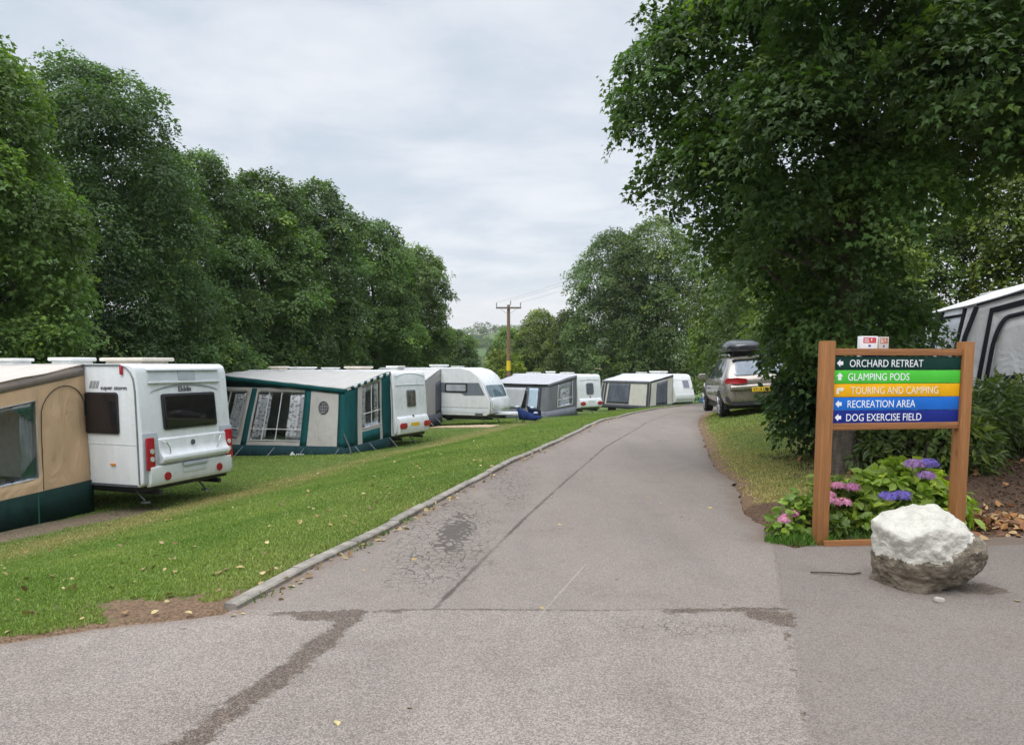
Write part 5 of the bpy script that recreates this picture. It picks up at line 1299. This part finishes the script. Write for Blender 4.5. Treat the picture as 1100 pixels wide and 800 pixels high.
pr = empty('plant_label', (2.905, 6.98, gz(2.905, 6.98)), R(10), 'small white plant label stuck among the pink hydrangea flowers', 'plant label')
MB().box(-.006, .006, -.002, .002, -.05, .36).build('stake', PLATE_W, pr); MB().prism([(-.04, .33), (.04, .33), (.045, .42), (0, .45), (-.045, .42)], lambda p, t: (p[0], t, p[1]), -.006, -.003).build('tag', PLATE_W, pr)

# ------------------------------------------------------------------ utility pole
plx, ply = -.28, 61.0; pz = gz(plx, ply); top = 6.45 - pz
up = empty('utility_pole', (plx, ply, pz), 0, 'brown timber utility pole with one crossarm and yellow plate', 'utility pole')
WP = mat('weathered_pole', (.20, .125, .075), .9, .3, 4, .4, 10, .02, streak=True)
MB().tube([(0, 0, -.5), (0, 0, top * .5), (0, 0, top)], [.17, .15, .125], 14).build('pole', WP, up)
MB().box(-1.02, 1.02, -.19, -.12, top - .32, top - .18).build('crossarm', mat('grey_crossarm', (.16, .13, .11), .8, .2), up, bevel=.008)
for xx, zz in ((-.97, top - .18), (.97, top - .18), (.16, top - .02)):
    MB().lathe([(0, 0), (.035, 0), (.03, .12), (.06, .14), (.03, .2), (.06, .22), (.03, .28), (.055, .31), (.02, .36), (0, .36)], (xx, -.155 if abs(xx) > .5 else 0, zz), 12).build('insulator', mat('insulator_glaze', (.22, .20, .20), .25, .2), up)
MB().tube([(-.7, -.12, top - .3), (0, -.13, top - .8)], .015, 6).tube([(.7, -.12, top - .3), (0, -.13, top - .8)], .015, 6).build('brace', STEEL, up)
MB().tube([(0, 0, 1.14 - pz), (0, 0, 1.95 - pz)], [.172, .168], 16).build('yellow_plate', mat('warning_yellow', (.72, .50, .02), .5, .08), up)
for i, (xx, zz) in enumerate(((-.97, top + .17), (.97, top + .17), (.16, top + .33))):
    a = Vector((plx + xx, ply - .1, pz + zz)); e = Vector((9.5 + xx * .8, 64.5 + xx, 10.2 + (.15 if i == 2 else 0))); pts = []
    for k in range(15): t = k / 14; q = a.lerp(e, t); q.z -= .5 * 4 * t * (1 - t) * .35; pts.append(q)
    tag(MB().tube(pts, .006, 5).build('overhead_wire', BLACK), ['thin overhead wire from the left insulator of the pole', 'thin overhead wire from the right insulator of the pole', 'thin overhead wire from the middle insulator of the pole'][i], 'wire', 'overhead wires from the pole')

# ------------------------------------------------------------------ navy lounger, blue carrier
lx, ly = .80, 34.6; lz = gz(lx, ly)
lo = empty('camp_lounger', (lx, ly, lz), R(-12), 'low navy blue folded camp lounger beside the hitch of the rounded caravan', 'lounger')
NAVY = fabric('navy_cloth', (.012, .03, .12), .25, .4); PALE = fabric('pale_cushion', (.6, .64, .7), .1, .3)
cloth('seat', [(-.55, -.25, .62), (.55, -.30, .22), (.60, .30, .26), (-.55, .30, .68)], NAVY, lo, wr=.02, solid=.03)
cloth('side_flap', [(-.42, -.30, .16), (.35, -.32, .12), (.58, -.30, .25), (-.52, -.26, .60)], NAVY, lo, wr=.02, solid=.02)
cloth('back_flap', [(.0, .32, .2), (.5, .34, .15), (.5, .34, .55), (-.2, .30, .78)], fabric('navy_dark', (.015, .022, .06), .3), lo, wr=.02, solid=.02)
for px_, py_ in ((-.30, -.22), (.38, -.24), (-.3, .28), (.4, .28)): MB().tube([(px_ * .7, py_ * .6, .36), (px_, py_, 0)], .016, 6).build('leg', BLACK, lo)
for c_ in ((-.56, 0, .74), (.12, .12, .70), (.30, .05, .46)):
    MB().lathe([(0, -.05), (.08, -.045), (.11, 0), (.08, .045), (0, .05)], c_, 12).build('cushion', PALE, lo)
bx, by = 13.1, 50.6; bz = gz(bx, by)
wc = empty('water_carrier', (bx, by, bz), R(20), 'blue plastic water carrier on the grass beside the farthest white caravan', 'water carrier')
BLU = mat('blue_plastic', (.02, .17, .42), .4, .1)
MB().tube([(-.32, 0, .22), (-.28, 0, .22), (-.1, 0, .22), (.1, 0, .22), (.28, 0, .22), (.32, 0, .22)], [.16, .21, .22, .22, .21, .16], 20).build('drum', BLU, wc)
MB().tube([(-.34, 0, .22), (-.36, -.2, .45), (-.36, -.3, .62), (.36, -.3, .62), (.36, -.2, .45), (.34, 0, .22)], .014, 6).build('handle', STEEL, wc); MB().cyl((.1, 0, .43), (0, 0, 1), .05, .04).build('cap', PLATE_W, wc)

# ------------------------------------------------------------------ parked estate car (seen from behind)
PAINT = mat('champagne_paint', (.28, .25, .22), .28, .05, 3, metal=.5, spec=.5, coat=.8)
cl = empty('parked_car', (5.62, 19.55, .175), 0, 'champagne coloured sport utility car parked on the grass under the tree, seen from behind', 'car')
cl.rotation_euler = (0, R(-4.2), R(-6))
CWd = 1.92; CH = 1.64; CLn = 4.45
# ring stations along the length: y, z_bottom, z_belt, z_roof, half widths at sill, belt, roof
ST = [(-.02, .52, .80, .92, .70, .72, .60), (.00, .40, .86, 1.02, .82, .84, .72), (.06, .36, .92, 1.08, .90, .91, .80), (.16, .34, 1.00, 1.22, .94, .945, .80), (.32, .33, 1.03, 1.47, .955, .95, .72), (.50, .33, 1.04, 1.60, .96, .95, .66), (.9, .32, 1.03, 1.635, .96, .95, .66), (1.6, .32, 1.01, 1.64, .96, .95, .66), (2.2, .32, .99, 1.62, .96, .95, .66), (2.6, .32, .98, 1.52, .96, .95, .66), (3.0, .32, .97, 1.27, .96, .945, .70), (3.35, .33, .96, 1.04, .955, .93, .78), (3.9, .35, .90, .97, .93, .89, .74), (4.25, .38, .80, .86, .86, .80, .66), (4.42, .44, .66, .70, .70, .66, .55), (4.45, .5, .6, .62, .6, .58, .5)]
def ring(s):
    y, zb, zm, zt, ws, wb, wr = s
    half = [(ws * .86, zb), (ws * .97, zb + (zm - zb) * .12), (ws, zb + (zm - zb) * .40), (ws * 1.0, zb + (zm - zb) * .62), (wb, zm - .03), (wb * .975, zm), (wb + (wr - wb) * .50, zm + (zt - zm) * .50), (wr + .02, zm + (zt - zm) * .90), (wr - .06, zm + (zt - zm) * .975), (wr * .5, zt), (0, zt + .008)]
    return half
mb = MB(); NR = 21; V = []
for s in ST:
    h = ring(s); L_ = [(CWd / 2 - a, s[0], b2) for a, b2 in h]; Rr = [(CWd / 2 + a, s[0], b2) for a, b2 in reversed(h[:-1])]
    V += L_ + Rr
Fq = []
for i in range(len(ST) - 1):
    for k in range(NR - 1): a = i * NR + k; Fq.append((a, a + 1, a + NR + 1, a + NR))
    Fq.append((i * NR + NR - 1, i * NR, (i + 1) * NR, (i + 1) * NR + NR - 1))
Fq.append(tuple(range(NR))); Fq.append(tuple((len(ST) - 1) * NR + k for k in range(NR - 1, -1, -1)))
body = mb.add(V, Fq).build('body', PAINT, cl, angle=50)
def hw(y, z):   # half width of the body at height z
    ys = [s[0] for s in ST]; i = max(0, min(len(ST) - 2, int(np.searchsorted(ys, y)) - 1)); t = (y - ys[i]) / (ys[i + 1] - ys[i]); out = []
    for s in (ST[i], ST[i + 1]):
        h = ring(s); out.append(np.interp(z, [p[1] for p in h], [p[0] for p in h]))
    return out[0] + (out[1] - out[0]) * t
GLASS_CAR = mat('car_glass', (.035, .045, .055), .05, .2, 2, spec=.8)
for sd in (-1, 1):
    for nm, pts in (('side_window', [(.60, 1.10), (.66, 1.44), (1.25, 1.55), (1.25, 1.07)]), ('side_window', [(1.31, 1.07), (1.31, 1.55), (2.05, 1.55), (2.05, 1.05)]), ('side_window', [(2.11, 1.05), (2.11, 1.54), (2.45, 1.47), (2.95, 1.16), (3.02, 1.03)])):
        rows_ = []
        f = lambda p, t: (CWd / 2 + sd * (hw(p[0], p[1]) + t), p[0], p[1])
        dense = []
        for q in range(len(pts)):
            a = np.array(pts[q]); e = np.array(pts[(q + 1) % len(pts)])
            for t in np.linspace(0, 1, 5)[:-1]: dense.append(tuple(a + (e - a) * t))
        c0 = tuple(np.mean(pts, 0)); vs = [f(p, .006) for p in dense] + [f(tuple((np.array(p) + np.array(c0)) / 2), .008) for p in dense] + [f(c0, .008)]; k = len(dense)
        MB().add(vs, [(i, (i + 1) % k, k + (i + 1) % k, k + i) for i in range(k)] + [(k + i, k + (i + 1) % k, 2 * k) for i in range(k)]).build(nm, GLASS_CAR, cl)
    MB().box(CWd / 2 + sd * 1.10 - .11, CWd / 2 + sd * 1.10 + .11, 2.72, 2.84, 1.02, 1.18).build('wing_mirror', PAINT, cl, bevel=.04, segs=3)
    MB().tube([(CWd / 2 + sd * .66, .62, 1.645), (CWd / 2 + sd * .66, .75, 1.68), (CWd / 2 + sd * .66, 2.2, 1.69), (CWd / 2 + sd * .66, 2.4, 1.64)], .018, 8).build('roof_rail', ALU, cl)
    for yy in (.86, 3.55):
        x0 = CWd / 2 + sd * .96 - (.23 if sd > 0 else 0) + sd * .012; z0 = .34
        xo = CWd / 2 + sd * .975
        w = MB(); w.tube([(xo - sd * .24, yy, z0), (xo - sd * .22, yy, z0), (xo - sd * .02, yy, z0), (xo, yy, z0)], [.31, .34, .34, .31], 30); wo = w.build('wheel', TYRE, cl)
        rm = MB(); rm.tube([(xo - sd * .02, yy, z0), (xo + sd * .006, yy, z0)], [.235, .245], 26, cap=False); rm.tube([(xo - sd * .02, yy, z0), (xo + sd * .012, yy, z0)], [.07, .06], 14)
        for k in range(10):
            a = 2 * math.pi * k / 10 + (.12 if k % 2 else -.12); rm.tube([(xo + sd * .006, yy + .05 * math.cos(a), z0 + .05 * math.sin(a)), (xo + sd * .008, yy + .235 * math.cos(a), z0 + .235 * math.sin(a))], .016, 6)
        rm.build('rim', ALU, wo)
        MB().prism(disc(yy, z0, .415, 26), lambda p, t: (CWd / 2 + sd * (.951 + t), p[0], max(p[1], .32)), 0, .012).build('wheel_arch', BLACK, cl)
    tlp = [(sd * .36 , .955), (sd * .38, 1.035), (sd * .60, 1.07), (sd * .88, 1.07), (sd * .92, 1.02), (sd * .90, .93), (sd * .62, .905), (sd * .42, .92)]
    def ry(z): return float(np.interp(z, [.40, .80, .92, 1.08, 1.22, 1.47, 1.60], [.0, -.02, .0, .06, .16, .32, .50]))
    t_ = MB().prism(tlp, lambda p, t: (CWd / 2 + p[0], .055 + max(0, abs(p[0]) - .74) ** 1.3 * 1.3 - t * 1.0, p[1]), -.14, .13).build('tail_light', RED, cl, bevel=.012)
def RE(a, b, o): return (CWd / 2 + a, ry(b) - o, b)
plate('rear_window', [(-.62, 1.13), (.62, 1.13), (.66, 1.18), (.60, 1.47), (.54, 1.52), (-.54, 1.52), (-.60, 1.47), (-.66, 1.18)], lambda a, b, o: (CWd / 2 + a, float(np.interp(b, [1.08, 1.22, 1.47, 1.60], [.06, .16, .32, .50])) - .012 - o, b), 0, .012, mat('rear_glass', (.10, .13, .17), .05, .2, spec=1.0), cl)
MB().prism([(-.66, 1.53), (.66, 1.53), (.60, 1.60), (-.60, 1.60)], lambda p, t: (CWd / 2 + p[0], .30 + t, p[1]), 0, .2).build('spoiler', PAINT, cl, bevel=.02)
MB().prism([(-.74, .34), (.74, .34), (.90, .46), (.93, .60), (-.93, .60), (-.90, .46)], lambda p, t: (CWd / 2 + p[0], -.05 + max(0, abs(p[0]) - .7) ** 1.4 * .55 + t, p[1]), 0, .12).build('lower_bumper', BLACK, cl, bevel=.02)
MB().prism([(.05, .90), (-.07, .87), (-.10, .80), (-.08, .74), (.05, .70)], lambda p, t: (t, p[0] + max(0, abs(t - CWd / 2) - .7) ** 1.4 * .6, p[1]), .16, CWd - .16).build('bumper', PAINT, cl, bevel=.03, segs=3)
npl = MB().box(CWd / 2 - .27, CWd / 2 + .27, -.118, -.100, .68, .80).build('number_plate', PLATE_Y, cl, bevel=.004)
text_mesh('lettering', 'YT14 UBH', .115, lambda a, b, t: (CWd / 2 - .245 + a, -.1185 - t * .3, .70 + b), BLACK, npl, depth=.001, xs=.88, bold=.002)
plate('badge', disc(0, .985, .055), lambda a, b, o: (CWd / 2 + a, .03 - o, b), -.02, .05, CHROME, cl)
MB().tube([RE(.05, 1.14, .03), RE(.42, 1.20, .035)], .011, 6).build('rear_wiper', BLACK, cl)
MB().box(CWd / 2 - .9, CWd / 2 + .9, .3, 4.1, .24, .36).build('underbody', BLACK, cl)
for yy in (.95, 1.95): MB().box(CWd / 2 - .70, CWd / 2 + .70, yy - .03, yy + .03, 1.685, 1.715).build('roof_bar', BLACK, cl, bevel=.006)
rb = empty('roof_box', tuple(cl.matrix_basis @ Vector((CWd / 2 - .22, .55, 1.66))), 0, 'black roof box fixed on top of the parked car', 'roof box'); rb.rotation_euler = cl.rotation_euler
bx_ = [(0, .04, .06, .16), (.06, .12, .18, .36), (.25, .16, .27, .42), (.8, .18, .37, .45), (1.4, .18, .36, .45), (1.9, .16, .26, .38), (2.1, .08, .1, .2)]
V = []; NRR = 16
for y_, zc, zh, wx in bx_:
    for k in range(NRR):
        a = 2 * math.pi * k / NRR; cx_, sx_ = math.cos(a), math.sin(a)
        V.append((wx * math.copysign(abs(cx_) ** .6, cx_), y_, .19 + (zh * .9 if sx_ > 0 else .14) * math.copysign(abs(sx_) ** .7, sx_) * .75))
Fq = [(i * NRR + k, i * NRR + (k + 1) % NRR, (i + 1) * NRR + (k + 1) % NRR, (i + 1) * NRR + k) for i in range(len(bx_) - 1) for k in range(NRR)] + [tuple(range(NRR)), tuple((len(bx_) - 1) * NRR + k for k in range(NRR - 1, -1, -1))]
MB().add(V, Fq).build('shell', mat('gloss_black_shell', (.025, .027, .032), .18, .2, spec=.6), rb, angle=60)
MB().tube([(.452, .3, .19), (.452, 1.9, .19)], .012, 6).tube([(-.452, .3, .19), (-.452, 1.9, .19)], .012, 6).build('lid_seam', DARKG, rb)
for yy in (.40, 1.40): MB().box(-.3, .3, yy - .04, yy + .04, -.02, .10).build('clamp', BLACK, rb)
# ------------------------------------------------------------------ far hill
hx = np.linspace(-420, 330, 120); hy = np.linspace(330, 900, 50); HX, HY = np.meshgrid(hx, hy)
ridge = 29 - .02 * (HX + 20) + 4 * np.sin(HX * .012) + 5 * fbm(HX, HY, .01, 3)
HZ = -8 + (ridge + 6) * smooth01((HY - 330) / 330) * smooth01((HX + 420) / 150) * smooth01((330 - HX) / 150)
nx2 = len(hx); ii = (np.arange(len(hy) - 1)[:, None] * nx2 + np.arange(nx2 - 1)[None]).ravel()
m, nt, b = nt_new('hill_fields'); n = N(nt); P = n.pos(); s_ = n.add('ShaderNodeSeparateXYZ'); n.put(s_.inputs[0], P)
fld = n.voro(n.scale(P, (1, .6, 0)), .012, 'F1', .9, out='Color'); sp_ = n.add('ShaderNodeSeparateColor'); n.put(sp_.inputs[0], fld)
cc = n.mix(n.ramp(sp_.outputs[0], .3, .7), (.08, .12, .05), (.17, .165, .085))
cc = n.mix(n.ramp(n.voro(n.scale(P, (1, .6, 0)), .012, 'DISTANCE_TO_EDGE', .9), .035, .02), cc, (.03, .05, .025))
n.put(b.inputs['Base Color'], cc); b.inputs['Roughness'].default_value = 1; b.inputs['Specular IOR Level'].default_value = 0
tag(mesh_np('hills', np.stack([HX.ravel(), HY.ravel(), HZ.ravel()], 1), np.stack([ii, ii + 1, ii + nx2 + 1, ii + nx2], 1), m, smooth=True), kind='structure')
def hz(x, y):
    i = np.argmin(abs(hy - y)); return float(np.interp(x, hx, HZ[i]))
rngf = np.random.default_rng(5); lob = []
for i in range(420):
    band = rngf.integers(0, 3); yy = [655, 520, 440][band] + rngf.normal() * [16, 5, 3][band]; xx = rngf.uniform(-150, 90)
    if band == 0 and rngf.random() < .2: continue
    r = rngf.uniform(2.5, 4.5) * [1.2, 1, .8][band]; lob.append((xx, yy, hz(xx, yy) + r * .5, r, r, r * .9))
for xx in (-22, -27, -31): lob.append((xx, 655, hz(xx, 655) + 5, 4, 4, 5))
pos, nor, al, size, t = crown_leaves(rngf, np.array(lob), 26, 6, 1.4, 1.6, hue=(1, 1, 1))
V, F, k = leaves_np(rngf, pos, nor, al, size, 'oval'); tag(mesh_np('far_wood', V, F, LEAFM['far'], tint=np.repeat(t, k, 0)), kind='stuff')

# ------------------------------------------------------------------ air between here and the hill
hzm = bpy.data.materials.new('air'); hzm.use_nodes = True; hn = hzm.node_tree; hn.nodes.remove(hn.nodes['Principled BSDF'])
pv_ = hn.nodes.new('ShaderNodeVolumePrincipled'); pv_.inputs['Density'].default_value = HAZE; pv_.inputs['Color'].default_value = (.90, .94, 1.0, 1); pv_.inputs['Anisotropy'].default_value = .2
hn.links.new(pv_.outputs[0], hn.nodes['Material Output'].inputs['Volume'])
if HAZE > 0:
    hb = MB().box(-1450, 1450, -200, 1450, -12, 62).build('haze', hzm, smooth=False); tag(hb, kind='stuff')
# ------------------------------------------------------------------ sky and light
SUN_EL, SUN_AZ = 62.0, 215.0      # azimuth measured from +Y clockwise
wd = bpy.data.worlds.new('World'); sc.world = wd; wd.use_nodes = True
nt = wd.node_tree; n = N(nt); bg = nt.nodes['Background']
sky = n.add('ShaderNodeTexSky', sky_type='NISHITA'); sky.sun_disc = False; sky.sun_elevation = R(SUN_EL); sky.sun_rotation = R(SUN_AZ)
sky.air_density = 1.2; sky.dust_density = 2.0; sky.altitude = 50
d = n.add('ShaderNodeTexCoord').outputs['Generated']
sx = n.add('ShaderNodeSeparateXYZ'); n.put(sx.inputs[0], d); z = sx.outputs[2]
# project the cloud layer on a plane overhead so that it flattens towards the horizon
zz = n.math('ADD', n.math('MAXIMUM', z, 0.0), .16)
pv = n.add('ShaderNodeCombineXYZ'); n.put(pv.inputs[0], n.math('DIVIDE', sx.outputs[0], zz)); n.put(pv.inputs[1], n.math('DIVIDE', sx.outputs[1], zz))
c1 = n.noise(n.scale(pv.outputs[0], (.8, 1.3, 1)), .85, 6, .55, .5); c2 = n.noise(n.scale(pv.outputs[0], (1.2, 1.5, 1)), 2.0, 5, .6, .3)
cl_ = n.math('ADD', n.math('MULTIPLY', c1, .65), n.math('MULTIPLY', c2, .35))
grey = n.mix(n.ramp(cl_, .38, .64), (.60, .675, .765), (.875, .895, .935))
glow = n.mix(n.ramp(z, .16, .0), grey, (.88, .87, .89))
lum = n.lin(z, .42, 1.0, 1.0, 3.9)
cv = n.vmath('MULTIPLY', glow, (1, 1, 1)); sc_ = n.add('ShaderNodeVectorMath', operation='SCALE'); n.put(sc_.inputs[0], cv); n.put(sc_.inputs['Scale'], n.math('MULTIPLY', lum, 10.0 * SKYK))
n.put(bg.inputs['Color'], n.mix(.90, sky.outputs[0], sc_.outputs[0])); bg.inputs['Strength'].default_value = .1
sn = bpy.data.lights.new('sun', 'SUN'); sn.energy = SUNE; sn.angle = R(40); sn.color = (1, .97, .93)
so = bpy.data.objects.new('sun', sn); col.objects.link(so)
el, az = R(SUN_EL), R(SUN_AZ)
so.rotation_euler = (Vector((math.sin(az) * math.cos(el), math.cos(az) * math.cos(el), math.sin(el)))).to_track_quat('Z', 'Y').to_euler()
# ------------------------------------------------------------------ camera
cd = bpy.data.cameras.new('camera'); co = bpy.data.objects.new('camera', cd); col.objects.link(co)
co.location = (0, 0, 1.6); co.rotation_euler = (R(90) - math.atan(.0906), 0, 0)
cd.sensor_width = 36; cd.lens = 36 * 800 / 1100; cd.shift_y = 64.5 / 1100; cd.clip_end = 3000; cd.clip_start = .05
sc.camera = co
vs = sc.view_settings; vs.view_transform = 'Standard'; vs.look = 'None'; vs.exposure = EXPO; vs.gamma = 1
sc.render.engine = 'CYCLES'; sc.cycles.use_denoising = True
try: sc.cycles.denoiser = 'OPENIMAGEDENOISE'
except Exception: pass
sc.cycles.max_bounces = 8; sc.cycles.diffuse_bounces = 4; sc.cycles.transparent_max_bounces = 12; sc.cycles.caustics_reflective = False; sc.cycles.caustics_refractive = False
